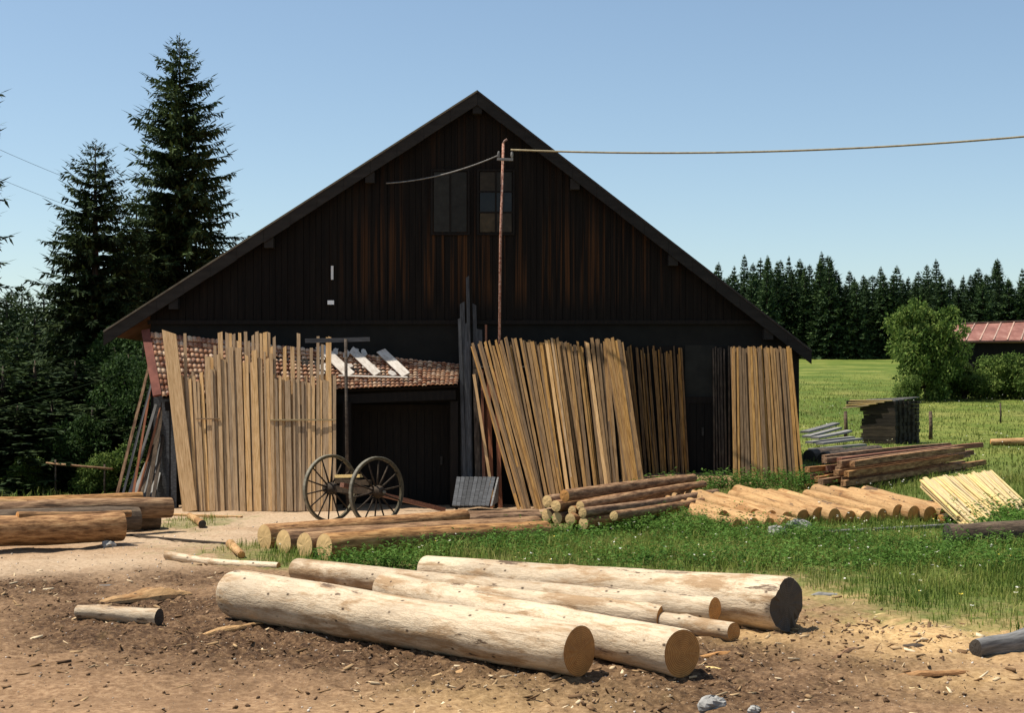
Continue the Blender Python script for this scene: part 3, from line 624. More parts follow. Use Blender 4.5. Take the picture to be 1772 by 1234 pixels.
# ------------------------------------------------------------------ boards standing against the lean-to
rb = random.Random(11)
def lean_top(px, py):
    k = (YH - py) / F; D = (32.93 + .24 * 2.7) / (1 - .24 * k); return at(px, py, D)
GS = 'sawn boards standing against the lean-to'
LS = 'tan sawn board standing upright in the row leaning on the lean-to'
def stand(pxb, pxt, pyt, wpx, off=0.0, lb=LS, mat=FRESH, th=.03, dy=0):
    f = at(pxb, 885, 32.93); f = V((f.x, 32.93 + off, 0.0)); tp = lean_top(pxt, pyt); tp.y += off
    plank('board', f, tp, wpx / F * 33.2, th, mat, lb, 'board', GS, rng=rb)
stand(330, 294, 575, 25, -.07, 'widest tan board at the left end of the standing row, taller than its neighbours', th=.05)
def row_top(px):
    for a, b, lo, hi in ((295, 350, 636, 662), (350, 372, 612, 640), (372, 400, 596, 640), (400, 470, 596, 630), (470, 500, 645, 662), (500, 540, 648, 664), (540, 590, 646, 664)):
        if a <= px < b: return rb.uniform(lo, hi)
    return 650
x = 316.0
while x < 578:
    wpx = rb.choice((3.2, 4, 4.5, 5, 5.5, 6.5, 7.5, 10)); t_ = (x - 300) / 280; pb = x + 9 * (1 - t_) + wpx / 2
    stand(pb, x + wpx / 2 - 3 * (1 - t_) + rb.uniform(-2, 2), row_top(x), wpx, rb.uniform(-.03, .03)); x += wpx * rb.choice((1.0, 1.03, 1.08, 1.18, 1.3))
x = 312.0
while x < 576:                                                     # second layer behind, closing most gaps
    wpx = rb.uniform(4, 8); t_ = (x - 300) / 280
    stand(x + 11 * (1 - t_) + wpx / 2, x + wpx / 2 + rb.uniform(-3, 3), row_top(x) + rb.uniform(-8, 15), wpx, .13 + rb.uniform(-.015, .02)); x += wpx * rb.uniform(1.15, 2.0)
for px, py, wp in ((319, 577, 4), (380, 575, 7), (392, 576, 5), (398, 577, 3), (404, 578, 4), (414, 576, 4), (424, 574, 5), (437, 580, 4), (444, 574, 5), (451, 577, 4), (458, 575, 6), (464, 575, 5), (474, 583, 4), (492, 600, 5), (505, 600, 6), (516, 577, 5), (538, 602, 4), (550, 582, 4), (557, 596, 4), (566, 584, 4), (570, 583, 4), (410, 590, 3), (430, 590, 3), (371, 598, 4), (469, 600, 4)):
    t_ = (px - 300) / 280
    stand(px + 8 * (1 - t_) + rb.uniform(-3, 3), px, py, wp + 1.5, .02 + rb.uniform(.02, .05), 'narrow tall board sticking up above the standing row', mat=FRESH if rb.random() < .95 else REDW, th=.022)
ka = at(467, 727, 33.38); kb = at(581, 727, 33.38); plank('batten', ka + V((0, 0, 0)), kb, .035, .03, PALE, 'thin level batten across the right half of the standing boards', 'batten', slant=0)
ka = at(340, 725, 33.38); kb = at(380, 725, 33.38); plank('batten', ka, kb, .03, .025, FRESH, 'short level batten across the left half of the standing boards', 'batten', slant=0)

# slats leaning before the right half
G2 = 'long slats leaning on the barn front'
def slat(pxb, Df, pxt, pyt, Dt, wpx, lb, grp, mat, nm='slat'):
    X = (pxb - CX) / F * Df; plank(nm, V((X, Df, g(X, Df) - .01)), at(pxt, pyt, Dt), wpx / F * 34, rb.uniform(.02, .035), mat, lb, 'slat', grp, rng=rb)
for i in range(15):
    s = i / 14; slat(900 + 42 * s + rb.uniform(-4, 4), 32.95 + .1 * s, 816 + 58 * s + rb.uniform(-4, 4), 598 - 10 * s + rb.uniform(-6, 8), 34.25, rb.uniform(3.5, 5.5), 'tan slat in the slanting bundle at the left end of the leaning slats', G2, SLATW)
for lay in range(2):
    x = 0.0
    while x < 1:
        wp = rb.uniform(3.2, 6)
        slat(932 + 148 * x + rb.uniform(-5, 5), 33.1 + .16 * lay + .15 * x + rb.uniform(-.02, .02), 872 + 188 * x + rb.uniform(-3, 3), 588 + rb.uniform(-4, 12) + 4 * lay, 34.28 + .05 * lay, wp, 'tan slat in the dense middle of the leaning slats', G2, SLATW if rb.random() < .9 else FRESH)
        x += wp / 188 * (rb.uniform(1.0, 1.5) if lay == 0 else 1.7)
for i in range(8):
    s = i / 7; slat(1088 + 24 * s, 33.25, 1046 + 28 * s + rb.uniform(-3, 3), 588 + rb.uniform(-4, 8), 34.2, rb.uniform(5, 8), 'tan slat in the slanting bundle at the right end of the leaning slats', G2, SLATW)
SLATD = grain('shaded_brown_slat', [(.3, (.06, .03, .012)), (.5, (.2, .105, .038)), (.75, (.36, .21, .085))], var=(.4, 1.3))  # slat wood darkened so this group looks shaded
G3 = 'dark slats set back against the barn wall'
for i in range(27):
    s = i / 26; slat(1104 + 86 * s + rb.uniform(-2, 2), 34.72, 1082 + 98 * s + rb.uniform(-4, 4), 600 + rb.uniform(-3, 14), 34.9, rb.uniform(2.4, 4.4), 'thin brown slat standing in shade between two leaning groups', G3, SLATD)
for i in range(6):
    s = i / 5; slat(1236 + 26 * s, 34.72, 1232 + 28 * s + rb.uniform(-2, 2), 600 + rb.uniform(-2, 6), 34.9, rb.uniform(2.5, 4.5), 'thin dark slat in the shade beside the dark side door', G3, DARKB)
G4 = 'slats leaning at the barn\'s right corner'
for lay in range(2):
    x = 0.0
    while x < 1:
        wp = rb.uniform(3, 5.5); slat(1270 + 122 * x + rb.uniform(-2, 2), 33.3 + .08 * lay, 1267 + 103 * x + rb.uniform(-2, 2), 600 + rb.uniform(-1, 4), 34.3 + .05 * lay, wp, 'brown slat in the even leaning group at the right corner of the barn', G4, SLATW); x += wp / 112 * (rb.uniform(1.05, 1.4) if lay == 0 else 1.7)
# weathered boards upright beside the doorway
G5 = 'grey weathered boards standing by the doorway'
for (pxb, pxt, pyt, wp, Df, Dt, m, lb) in [(816, 809, 479, 6, 34.1, 34.62, GREYD, 'tallest grey weathered board beside the dark doorway'), (803, 800, 524, 9, 34.15, 34.55, GREYD, 'grey board left of the tallest one, second in height'), (806, 795, 551, 6, 33.95, 34.5, GREYD, 'slim silvery board at the left of the weathered group'),
        (826, 821, 527, 7, 34.2, 34.66, GREYD, 'grey board right of the tallest weathered one'), (832, 829, 570, 12, 34.15, 34.6, GREYD, 'broad dark grey board at the right of the weathered group'), (812, 806, 560, 10, 34.05, 34.52, GREYD, 'broad grey board low in the weathered group'),
        (842, 841, 562, 4, 34.25, 34.66, REDW, 'thin brownish board near the mast'), (838, 834, 640, 5, 33.9, 34.4, REDW, 'reddish slim board under the leaning slats'), (856, 820, 648, 5, 33.6, 34.3, FRESH, 'bright thin slat slanting beside the doorway'), (852, 845, 655, 7, 33.8, 34.4, REDW, 'reddish board leaning behind the slanting bundle'), (866, 858, 640, 7, 33.8, 34.4, REDW, 'second reddish board behind the slanting bundle'), (828, 822, 610, 9, 33.95, 34.45, DARKB, 'dark brown board behind the bright slanting slat')]:
    X = (pxb - CX) / F * Df; plank('board', V((X, Df, 0)), at(pxt, pyt, Dt), wp / F * 34.3, .03, m, lb, 'board', G5, rng=rb)
# fan of old boards at the left corner
G6 = 'old boards leaning at the barn\'s left corner'
for (pxb, pxt, pyt, wp, m) in [(196, 262, 618, 5, BARK), (206, 268, 640, 4, GREYW), (216, 270, 700, 5, GREYW), (226, 262, 660, 4, REDW), (232, 278, 706, 4, REDW), (238, 276, 735, 5, DARKB), (246, 282, 760, 6, GREYW), (222, 256, 800, 9, GREYW), (240, 262, 806, 8, GREYW), (258, 274, 812, 12, GREYW), (232, 250, 812, 6, BARK), (252, 284, 690, 7, DARKB), (262, 288, 720, 6, DARKB)]:
    Df, Dt = 33.35 + rb.uniform(-.1, .1), 34.4 + rb.uniform(-.1, .1)
    X = (pxb - CX) / F * Df; plank('board', V((X, Df, 0)), at(pxt, pyt, Dt), wp / F * 34, .03, m, 'old %s leaning in the fan at the left corner of the barn' % ('grey board' if m is GREYW else 'brown board'), 'board', G6, rng=rb)

GQ = 'pale broken tile pieces on the lean-to roof'
for i in range(16):
    u, v = rb.uniform(.53, .80), rb.uniform(.32, 1.05); c_ = on_tiles(u, v, .12); a = rb.uniform(0, 6.28); e1 = (E1 - E0).normalized(); e2 = nrm.cross(e1); d1 = e1 * math.cos(a) + e2 * math.sin(a); L = rb.uniform(.08, .2)
    fr = MB(); k = 6; pts = [c_ + (d1 * math.cos(6.283 * j / k) + nrm.cross(d1) * math.sin(6.283 * j / k) * .6) * L * rb.uniform(.5, 1) for j in range(k)]
    fr.add(pts + [p_ + nrm * .025 for p_ in pts], [tuple(range(k))[::-1], tuple(range(k, 2 * k))] + [(j, (j + 1) % k, k + (j + 1) % k, k + j) for j in range(k)])
    tag(fr.build('tile_fragment', WHITEW, org=c_), 'ragged pale fragment lying among the whitish boards on the tile roof', 'tile piece', GQ)
# thin post with a crossbar before the lean-to
tp = empty('prop_post', (at(598, 880, 33.3).x, 33.3, 0), 'thin dark post with a short crossbar in front of the tile roof', 'post')
X = tp.location.x
MB().tube([V((X + .05, 33.3, -.1)), V((X, 33.32, 3.95))], [.045, .035], 8).build('post', DARKB, tp)
MB().bar(at(528, 590, 33.36), at(640, 587, 33.36), .05, .10).build('crossbar', GREYD, tp)
# plank cover by the doorway
cov = empty('plank_cover', (at(820, 880, 33.0).x, 33.0, 0), 'low grey plank cover like a small roof beside the dark doorway', 'cover')
a0, a1, b0, b1 = at(790, 826, 33.5), at(858, 826, 33.5), at(782, 876, 32.95), at(846, 876, 32.95)
for i in range(9):
    s = (i + .5) / 9; plk = MB(); plk.bar(b0.lerp(b1, s), a0.lerp(a1, s), (b1 - b0).length / 9 * .93, .03, up=(0, -1, .6)); plk.build('slat', GREYD, cov)
MB().add([a1 + V((.03, 0, 0)), b1 + V((.03, 0, 0)), b1 + V((.17, .55, .05)), a1 + V((.07, 0, 0)), b1 + V((.07, 0, 0)), b1 + V((.21, .55, .05))], [(0, 1, 2), (5, 4, 3), (0, 3, 4, 1), (1, 4, 5, 2), (2, 5, 3, 0)]).build('end_board', GREYW, cov)
MB().bar(a0 + V((0, .1, -.05)), a1 + V((0, .1, -.05)), .08, .06).build('ridge_bar', DARKW, cov)
for q_ in (a0, a1): MB().box(q_.x - .03, q_.x + .03, 33.55, 33.62, -.05, q_.z - .06).build('leg', DARKW, cov)

# ------------------------------------------------------------------ timber cart
wr = .70; cR = V(((652 - CX) / F * 29.2, 29.2, wr)); cL = V(((572 - CX) / F * 30.2, 30.2, wr)); ax = (cR - cL).normalized(); uu = V((0, 0, 1)).cross(ax).normalized()
if uu.x < 0: uu = -uu
mid = (cR + cL) / 2; cart = empty('timber_cart', (mid.x, mid.y, 0), 'two-wheeled timber cart with tall spoked wheels and a drawbar on the ground', 'cart')
for c_ in (cL, cR):
    K = 48; rim = MB(); vs = []
    for i in range(K):
        a = 2 * math.pi * i / K; rd = uu * math.cos(a) + V((0, 0, 1)) * math.sin(a)
        for (rr, y) in ((wr, -.045), (wr, .045), (wr - .052, .032), (wr - .052, -.032)): vs.append(c_ + rd * rr + ax * y)
    rim.add(vs, [(4 * i + k, 4 * ((i + 1) % K) + k, 4 * ((i + 1) % K) + (k + 1) % 4, 4 * i + (k + 1) % 4) for i in range(K) for k in range(4)])
    wl = rim.build('wheel', WHEELW, cart)
    ty = MB(); vs = []
    for i in range(K):
        a = 2 * math.pi * i / K; rd = uu * math.cos(a) + V((0, 0, 1)) * math.sin(a)
        for (rr, y) in ((wr + .012, -.034), (wr + .012, .034), (wr + .001, .042), (wr + .001, -.042)): vs.append(c_ + rd * rr + ax * y)
    ty.add(vs, [(4 * i + k, 4 * ((i + 1) % K) + k, 4 * ((i + 1) % K) + (k + 1) % 4, 4 * i + (k + 1) % 4) for i in range(K) for k in range(4)])
    STEEL = bpy.data.materials.get('worn_steel_tyre') or grain('worn_steel_tyre', [(.3, (.09, .08, .055)), (.7, (.22, .2, .15))], ms=(3, 3, 3), rough=.5)
    link('tyre', ty.mesh('tyre', cart.location), STEEL, wl)
    hb = MB().tube([c_ - ax * .2, c_ - ax * .17, c_ - ax * .07, c_ + ax * .07, c_ + ax * .17, c_ + ax * .2], [.07, .09, .13, .13, .09, .07], 16); link('hub', hb.mesh('hub', cart.location), SPOKEW, wl)
    cp = MB().tube([c_ + ax * .2, c_ + ax * .25], [.035, .03], 10); link('axle_cap', cp.mesh('axle_cap', cart.location), STEEL, wl)
    for i in range(14):
        a = 2 * math.pi * (i + .3) / 14; rd = uu * math.cos(a) + V((0, 0, 1)) * math.sin(a)
        sp = MB().tube([c_ + rd * .10, c_ + rd * .3, c_ + rd * (wr - .045)], [.022, .018, .015], 7); link('spoke', sp.mesh('spoke', cart.location), SPOKEW, wl)
MB().bar(cL + ax * .1, cR - ax * .1, .12, .13).build('axle', SPOKEW, cart)
MB().bar(cL + ax * .2 + V((0, 0, .17)), cR - ax * .2 + V((0, 0, .17)), .09, .10).build('bolster', SPOKEW, cart)
MB().bar(mid + ax * .25 + V((0, 0, .30)), mid - ax * .55 + V((0, 0, .26)), .09, .06).build('cross_piece', PALE, cart)
dbe = at(768, 886, 32.6); dbe.z = .06
MB().bar(mid - uu * .3 + V((0, 0, .12)), dbe, .10, .09).build('drawbar', REDW, cart)

# ------------------------------------------------------------------ mast and wires
mast = empty('service_mast', (at(861, 700, 34.35).x, 34.35, 0), 'thin rusty mast with a short crossarm in front of the gable window', 'mast')
mt = at(871, 248, 34.35); MB().tube([V((mast.location.x, 34.35, -.2)), at(866, 420, 34.35), mt], .031, 10).build('pole', MAST, mast)
MB().tube([mt, mt + V((.03, 0, .06)), mt + V((.09, 0, .10))], .026, 8).build('hook', MAST, mast)
MB().bar(at(860, 275, 34.3), at(888, 276, 34.3), .05, .06).build('crossarm', GREYW, mast)
for px, py in ((863, 268), (886, 268)):
    c_ = at(px, py, 34.3); MB().tube([c_ - V((0, 0, .1)), c_ - V((0, 0, .03)), c_, c_ + V((0, 0, .06)), c_ + V((0, 0, .09))], [.015, .032, .036, .03, .015], 10).build('insulator', GREYW, mast)
def wire(p, q, sag, r, label, n=24, mat=WIRE):
    pts = [p.lerp(q, i / n) - V((0, 0, 4 * sag * (i / n) * (1 - i / n))) for i in range(n + 1)]
    o = MB().tube(pts, r, 6).build('overhead_wire', mat, org=p); return tag(o, label, 'wire')
wire(at(884, 259, 34.3), at(1990, 214, 30.5), .28, .022, 'thick overhead cable running from the mast to the right across the sky')
wire(at(864, 268, 34.3), at(668, 317, 34.86), .13, .016, 'short slack cable from the mast to the left part of the gable', mat=GREYW)
wire(at(280, 622, 34.9), at(-300, 760, 33), .25, .007, 'thin low wire from the barn corner to the left in front of the dark trees', mat=LEAFD)
wire(at(300, 372, 49.5), at(-260, 130, 40), .3, .006, 'hair-thin wire in the sky left of the tall spruces', mat=IRON)
wire(at(330, 424, 49.5), at(-260, 190, 40), .3, .006, 'second hair-thin wire in the sky, below the other', mat=IRON)

# ------------------------------------------------------------------ trees
def spruce(name, h, r, seed, lev, per, ds, tsz, shape=.85, tw=.13):
    """whorls of boughs; each bough is a feather of narrow needle twigs that grow shorter to its tip"""
    rng = np.random.default_rng(seed); P, D, S, L_, W_ = [], [], [], [], []
    def put(p, d, s, l, w): P.append(p); D.append(d); S.append(s); L_.append(l); W_.append(w)
    for i in range(lev):
        t_ = (i + rng.random() * .7) / lev; z = h * (.02 + .96 * t_); Lm = r * ((1 - t_) ** shape) * (1 - .13 * math.sin(i * 1.7)) + .06
        nb = max(4, int(per * (.4 + .6 * (1 - t_)))); az0 = rng.random() * 6.28
        for b in range(nb):
            az = az0 + 6.283 * b / nb + rng.normal(0, .3); L = Lm * rng.uniform(.6, 1.12); e0 = -.38 + .85 * t_ ** 1.4 + rng.normal(0, .07)
            ca, sa = math.cos(az), math.sin(az); ns = max(3, int(L / ds)); s = np.linspace(.1 if L > .6 else .3, 1, ns); rad = L * s; zz = z + L * (e0 * s - .25 * s ** 2 + .24 * s ** 3)
            base = np.stack([ca * rad, sa * rad, zz], 1); outd = np.array([ca, sa, 0]); side = np.array([-sa, ca, 0]); szk = tsz * (.4 + .6 * min(1, L / (.5 * r)))
            for sg in (-1, 1):
                d = outd * rng.uniform(.6, 1.1, (ns, 1)) + side * sg * rng.uniform(.5, 1.0, (ns, 1)) + np.array([0, 0, 1]) * rng.uniform(-.45, .15, (ns, 1))
                l = szk * rng.uniform(.7, 1.35, ns) * (1.2 - .65 * s); sv = np.cross(d, np.array([0, 0, 1.]) + rng.normal(0, .6, (ns, 3))); put(base, d, sv, l, l * tw * rng.uniform(.7, 1.4, ns))
            d = outd * rng.uniform(.2, .8, (ns, 1)) + side * rng.normal(0, .4, (ns, 1)) - np.array([0, 0, 1.]) * rng.uniform(.4, 1, (ns, 1))
            l = szk * rng.uniform(.4, .95, ns); put(base, d, np.cross(d, rng.normal(0, 1, (ns, 3))), l, l * tw)
            d = outd + np.array([0, 0, .15 + .4 * t_]); put(base[-1:], d[None], np.cross(d, [[0, 0, 1.]]), [szk * 1.1], [szk * tw])
    n_ = 24; zt = np.linspace(h * .95, h * .998, n_); d = rng.normal(0, 1, (n_, 3)); d[:, 2] = .7
    put(np.stack([zt * 0, zt * 0, zt], 1), d, np.cross(d, rng.normal(0, 1, (n_, 3))), tsz * np.linspace(.6, .22, n_), tsz * .05 * np.ones(n_))
    vs, q, rv = kites(np.concatenate(P), np.concatenate(D), np.concatenate(S), np.concatenate([np.atleast_1d(a) for a in L_]), np.concatenate([np.atleast_1d(a) for a in W_]), rng)
    crown = npmesh(name + '_crown', vs, q, rv)
    tk = MB().tube([(0, 0, -.4), (0, 0, h * .3), (0, 0, h * .7), (0, 0, h * .985)], [r * .07 + .05, r * .055 + .03, r * .03 + .015, .01], 8).mesh(name + '_trunk')
    return crown, tk
def plant(name, meshes, mats, loc, sc, rz, label, cat, group=None):
    t_ = empty(name, loc, label, cat, group); t_.scale = (sc[0], sc[0], sc[1]) if isinstance(sc, tuple) else (sc,) * 3; t_.rotation_euler = (0, 0, rz)
    link('crown', meshes[0], mats[0], t_); link('trunk', meshes[1], mats[1], t_); return t_
def plant_tip(name, meshes, h, px, py, D, rs, label, group=None, mats=None):
    X = (px - CX) / F * D; gzv = g(X, D); tip = H + (YH - py) / F * D
    return plant(name, meshes, mats or (NEEDLE, TRUNKM), (X, D, gzv - .1), (rs, (tip - gzv + .1) / h), random.uniform(0, 6.28), label, 'tree', group)
plant_tip('spruce_tree', spruce('tall_spruce', 15.2, 3.0, 1, 66, 25, .08, .38, .55, .14), 15.2, 311, 57, 50, 1.0, 'tallest spruce, its full pointed crown high above the left slope of the barn roof')
plant_tip('spruce_tree', spruce('mid_spruce', 11, 2.9, 2, 46, 24, .08, .38, .58, .14), 11, 165, 240, 47, 1.0, 'second tallest spruce, standing left of the tallest one')
plant_tip('spruce_tree', spruce('edge_spruce', 14, 1.75, 3, 34, 9, .13, .42, .55), 14, -52, 20, 44, 1.0, 'spruce cut by the left picture edge, only its branch tips showing')
plant_tip('spruce_tree', spruce('back_spruce', 12, 2.7, 4, 42, 17, .13, .45, .7, .19), 12, 236, 330, 54, 1.0, 'spruce half hidden in the gap between the two tall ones')
sm = [spruce('small_spruce', 9, 2.9, 20 + i, 34, 15, .16, .46, .75, .2) for i in range(2)]
GT = 'spruces in the dark wood on the left'
for i, (px, py, D) in enumerate([(38, 492, 68), (76, 500, 72), (112, 515, 64), (12, 505, 60), (60, 540, 55), (-30, 520, 56), (140, 545, 60), (200, 520, 62), (255, 560, 60), (30, 580, 48), (100, 590, 50), (-40, 600, 44), (205, 600, 49), (60, 620, 41), (130, 620, 42), (5, 630, 40), (180, 630, 43), (222, 610, 43), (90, 690, 39), (160, 700, 39.5), (30, 700, 38.5), (20, 500, 75), (50, 505, 80), (95, 498, 82), (130, 515, 78), (-10, 510, 70)]):
    plant_tip('spruce_tree', sm[i % 2], 9, px, py, D, random.uniform(.9, 1.25), 'dark spruce in the shaded wood at the left', GT)
# far wood
fs_ = [spruce('far_spruce', 11, [2.5, 2.2, 2.8, 2.0, 2.6][i], 40 + i, 36, 15, .22, .6, [.95, .8, 1.0, .85, .75][i], .24) for i in range(5)]
prof = [(950, 455), (1150, 460), (1222, 450), (1265, 447), (1308, 430), (1335, 436), (1380, 440), (1430, 432), (1470, 458), (1520, 462), (1555, 443), (1590, 455), (1625, 445), (1655, 470), (1690, 453), (1718, 434), (1760, 458), (1900, 440), (2100, 452), (2300, 445)]
def ptop(px):
    for (a, b), (c_, d) in zip(prof, prof[1:]):
        if a <= px <= c_: return b + (d - b) * (px - a) / (c_ - a)
    return 455
rf = random.Random(5); GF = 'spruces of the wood beyond the meadow'; k = 0
for row, (D0, step, extra) in enumerate(((150, 21, 14), (156, 17, 26), (166, 17, 8), (178, 20, 0))):
    px = 960 + row * 4
    while px < 2280:
        k += 1; D = D0 + rf.uniform(-3, 3)
        plant_tip('spruce_tree', fs_[k % 5], 11, px, ptop(px) + extra + abs(rf.gauss(0, 24)), D, rf.uniform(.75, 1.25), 'dark green spruce in the wood beyond the meadow', GF, (NEEDLEF, TRUNKM))
        px += step * rf.uniform(.7, 1.4)
def broadleaf(name, rx, rz, seed, nl, nleaf, lsz, zc, out=.82, lob=(.22, .40)):
    rng = np.random.default_rng(seed); P, D = [], []
    c = rng.normal(0, 1, (nl, 3)); c /= np.linalg.norm(c, axis=1, keepdims=True); c *= rng.uniform(.3, out, (nl, 1)); c[:, :2] *= rx; c[:, 2] = c[:, 2] * rz + zc
    for k in range(nl):
        rr = rng.uniform(*lob) * min(rx, rz) ; m = int(nleaf / nl); d = rng.normal(0, 1, (m, 3)); d /= np.linalg.norm(d, axis=1, keepdims=True)
        P.append(c[k] + d * rr * rng.uniform(.45, 1.12, (m, 1)) * np.array([1.1, 1.1, .85])); D.append(d * .6 + rng.normal(0, .6, (m, 3)) + np.array([0, 0, -.25]))
    P = np.concatenate(P); D = np.concatenate(D); keep = P[:, 2] > .02; P, D = P[keep], D[keep]; l = lsz * rng.uniform(.6, 1.4, len(P))
    vs, q, rv = kites(P, D, np.cross(D, rng.normal(0, 1, P.shape)), l, l * .3, rng)
    crown = npmesh(name + '_crown', vs, q, rv); tk = MB()
    tk.tube([(0, 0, -.2), (.05, 0, zc * .5), (0, .05, zc)], [.09, .07, .04], 7)
    for k in range(0, nl, 2): tk.tube([(0, 0, zc * .25), tuple(c[k] * np.array([.5, .5, .6])), tuple(c[k])], [.05, .03, .012], 5)
    return crown, tk.mesh(name + '_stem')
def bush(name, meshes, px, py, D, sc, label, cat='shrub', group=None, mats=None):
    X = (px - CX) / F * D; return plant(name, meshes, mats or (LEAF, TRUNKM), (X, D, g(X, D) - .05), sc, random.uniform(0, 6.28), label, cat, group)
bush('broadleaf_tree', broadleaf('right_bush', 2.65, 2.6, 9, 90, 30000, .18, 2.55, .95, (.13, .27)), 1601, 690, 74, (.80, 1.06), 'big round broadleaf bush growing in front of the red-roofed hut', 'bush')
sh = [broadleaf('shrub_a', 1.5, 1.1, 12, 26, 12000, .10, 1.0), broadleaf('shrub_b', 1.1, 1.6, 13, 26, 12000, .10, 1.5), broadleaf('shrub_c', 1.9, 2.4, 14, 40, 20000, .12, 2.4)]
GH = 'shrubs along the far hut'
for px, D, s_, k_ in ((1668, 75, 1.1, 0), (1700, 75.5, 1.15, 0), (1737, 76, 1.2, 0), (1778, 75, 1.25, 0), (1572, 72.5, .7, 0)):
    bush('shrub', sh[k_], px, 0, D, s_, 'low green shrub under the wall of the red-roofed hut' if px > 1600 else 'low shrub at the left foot of the big round bush', group=GH)
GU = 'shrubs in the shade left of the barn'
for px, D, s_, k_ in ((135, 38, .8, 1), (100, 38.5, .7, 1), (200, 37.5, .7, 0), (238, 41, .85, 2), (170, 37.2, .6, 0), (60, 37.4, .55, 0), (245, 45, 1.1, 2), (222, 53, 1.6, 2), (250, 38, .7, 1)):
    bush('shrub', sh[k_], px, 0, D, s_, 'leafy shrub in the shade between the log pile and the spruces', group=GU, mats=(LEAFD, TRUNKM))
rail = empty('hurdle_rail', G(140, 860), 'bare pole held level on two stakes among the left shrubs', 'rail')
MB().tube([at(80, 802, 36.6), at(195, 812, 36.2)], .03, 7).build('rail', BARK, rail)
for px, py, D in ((95, 803, 36.55), (180, 811, 36.25)): q_ = at(px, py, D); MB().tube([V((q_.x, D + .05, -.05)), V((q_.x, D + .05, q_.z + .1))], .025, 6).build('stake', DARKB, rail)

# ------------------------------------------------------------------ far hut, stacks, posts
hut = empty('hut', (27.5, 82, g(27.5, 82)), 'low hut with a rusty red sheet roof at the right edge beyond the meadow', 'hut')
h0, h1 = at(1636, 590, 79.5), at(1850, 588, 79.5); r0_, r1_ = at(1646, 561, 81.8), at(1850, 553, 81.8); b0_, b1_ = h0 + V((0, 4.6, 0)), h1 + V((0, 4.6, 0))
rm = MB(); rm.add([h0, h1, r1_, r0_, h0 - V((0, 0, .09)), h1 - V((0, 0, .09)), r1_ - V((0, 0, .09)), r0_ - V((0, 0, .09))], [(0, 1, 2, 3), (7, 6, 5, 4), (0, 4, 5, 1), (1, 5, 6, 2), (2, 6, 7, 3), (3, 7, 4, 0)])
rm.add([r0_ + V((0, .02, 0)), r1_ + V((0, .02, 0)), b1_, b0_, r0_ - V((0, -.02, .09)), r1_ - V((0, -.02, .09)), b1_ - V((0, 0, .09)), b0_ - V((0, 0, .09))], [(0, 1, 2, 3), (7, 6, 5, 4), (0, 4, 5, 1), (1, 5, 6, 2), (2, 6, 7, 3), (3, 7, 4, 0)])
hr = rm.build('roof', SHEET, hut)
LIP = grain('pale_roof_rib', [(.3, (.25, .15, .11)), (.7, (.42, .30, .24))], ms=(1, 1, 1))
for i in range(9):
    s = (i + .5) / 9; rbm = MB().bar(h0.lerp(h1, s) + V((0, 0, .03)), r0_.lerp(r1_, s) + V((.25, 0, .03)), .07, .05); link('roof_rib', rbm.mesh('roof_rib', hut.location), LIP, hr)
rl = MB().bar(r0_ + V((0, 0, .03)), r1_ + V((0, 0, .03)), .25, .05); link('ridge_cap', rl.mesh('ridge_cap', hut.location), LIP, hr)
zz = hut.location.z
MB().box(h0.x + .25, h1.x, 79.9, 83.8, zz - 1, h0.z - .1).build('wall', DARKW, hut)
MB().box(24.6, 25.5, 79.84, 79.897, zz - .6, zz + 1.6).build('door', DARKB, hut)
# sticker stack of grey boards on the meadow
GK = 'boards of the layered stack on the meadow'
c0 = G(1566, 765); sx_ = V((.94, .34, 0)).normalized(); sy_ = V((-.34, .94, 0)); nl = 13; lz = 1.45 / nl
# local axes: boards run along ax1 (towards the back left), side by side along ax2
STACKW = grain('shaded_stacked_wood', [(.3, (.012, .009, .006)), (.55, (.035, .027, .018)), (.8, (.085, .066, .043))], var=(.6, 1.5))  # board colour darkened for the shade under the overhanging top
ax1 = V((-.80, .60, 0)); ax2 = V((.75, .66, 0)).normalized()
cor = G(1547, 770)
for k in range(nl):
    for j in range(6):
        st = cor + ax2 * (.25 * j + .12) - ax1 * random.uniform(0, .05); en = st + ax1 * (1.15 + random.uniform(-.05, .06) + (random.uniform(.25, .6) if k >= nl - 3 else 0))
        tilt = .022 * (j - 2.5) if k == nl - 1 else 0
        st.z = en.z = cor.z + .08 + lz * 1.06 * k + tilt; en.z -= .09 if k == nl - 1 else 0
        plank('board', st, en, .246, .112 if k < nl - 1 else .035, GREYW if k > nl - 2 else STACKW, ('grey top board of the layered stack on the meadow' if k == nl - 1 else 'weathered board darkened for shade inside the layered stack on the meadow'), 'board', GK, up=(0, 0, 1), slant=0)
for i in range(4):
    st = cor + ax2 * (.02 - .03 * i) + ax1 * (.05 + .25 * i); st.z = cor.z + lz * 1.06 * (nl - 1.4 - .45 * i) + .08; en = st + ax1 * (1.45 - .2 * i) + V((0, 0, -.03 * i))
    plank('board', st, en, .16, .03, PALE, 'bright pale board jutting out left from the layered stack', 'board', GK, up=(0, 0, 1))
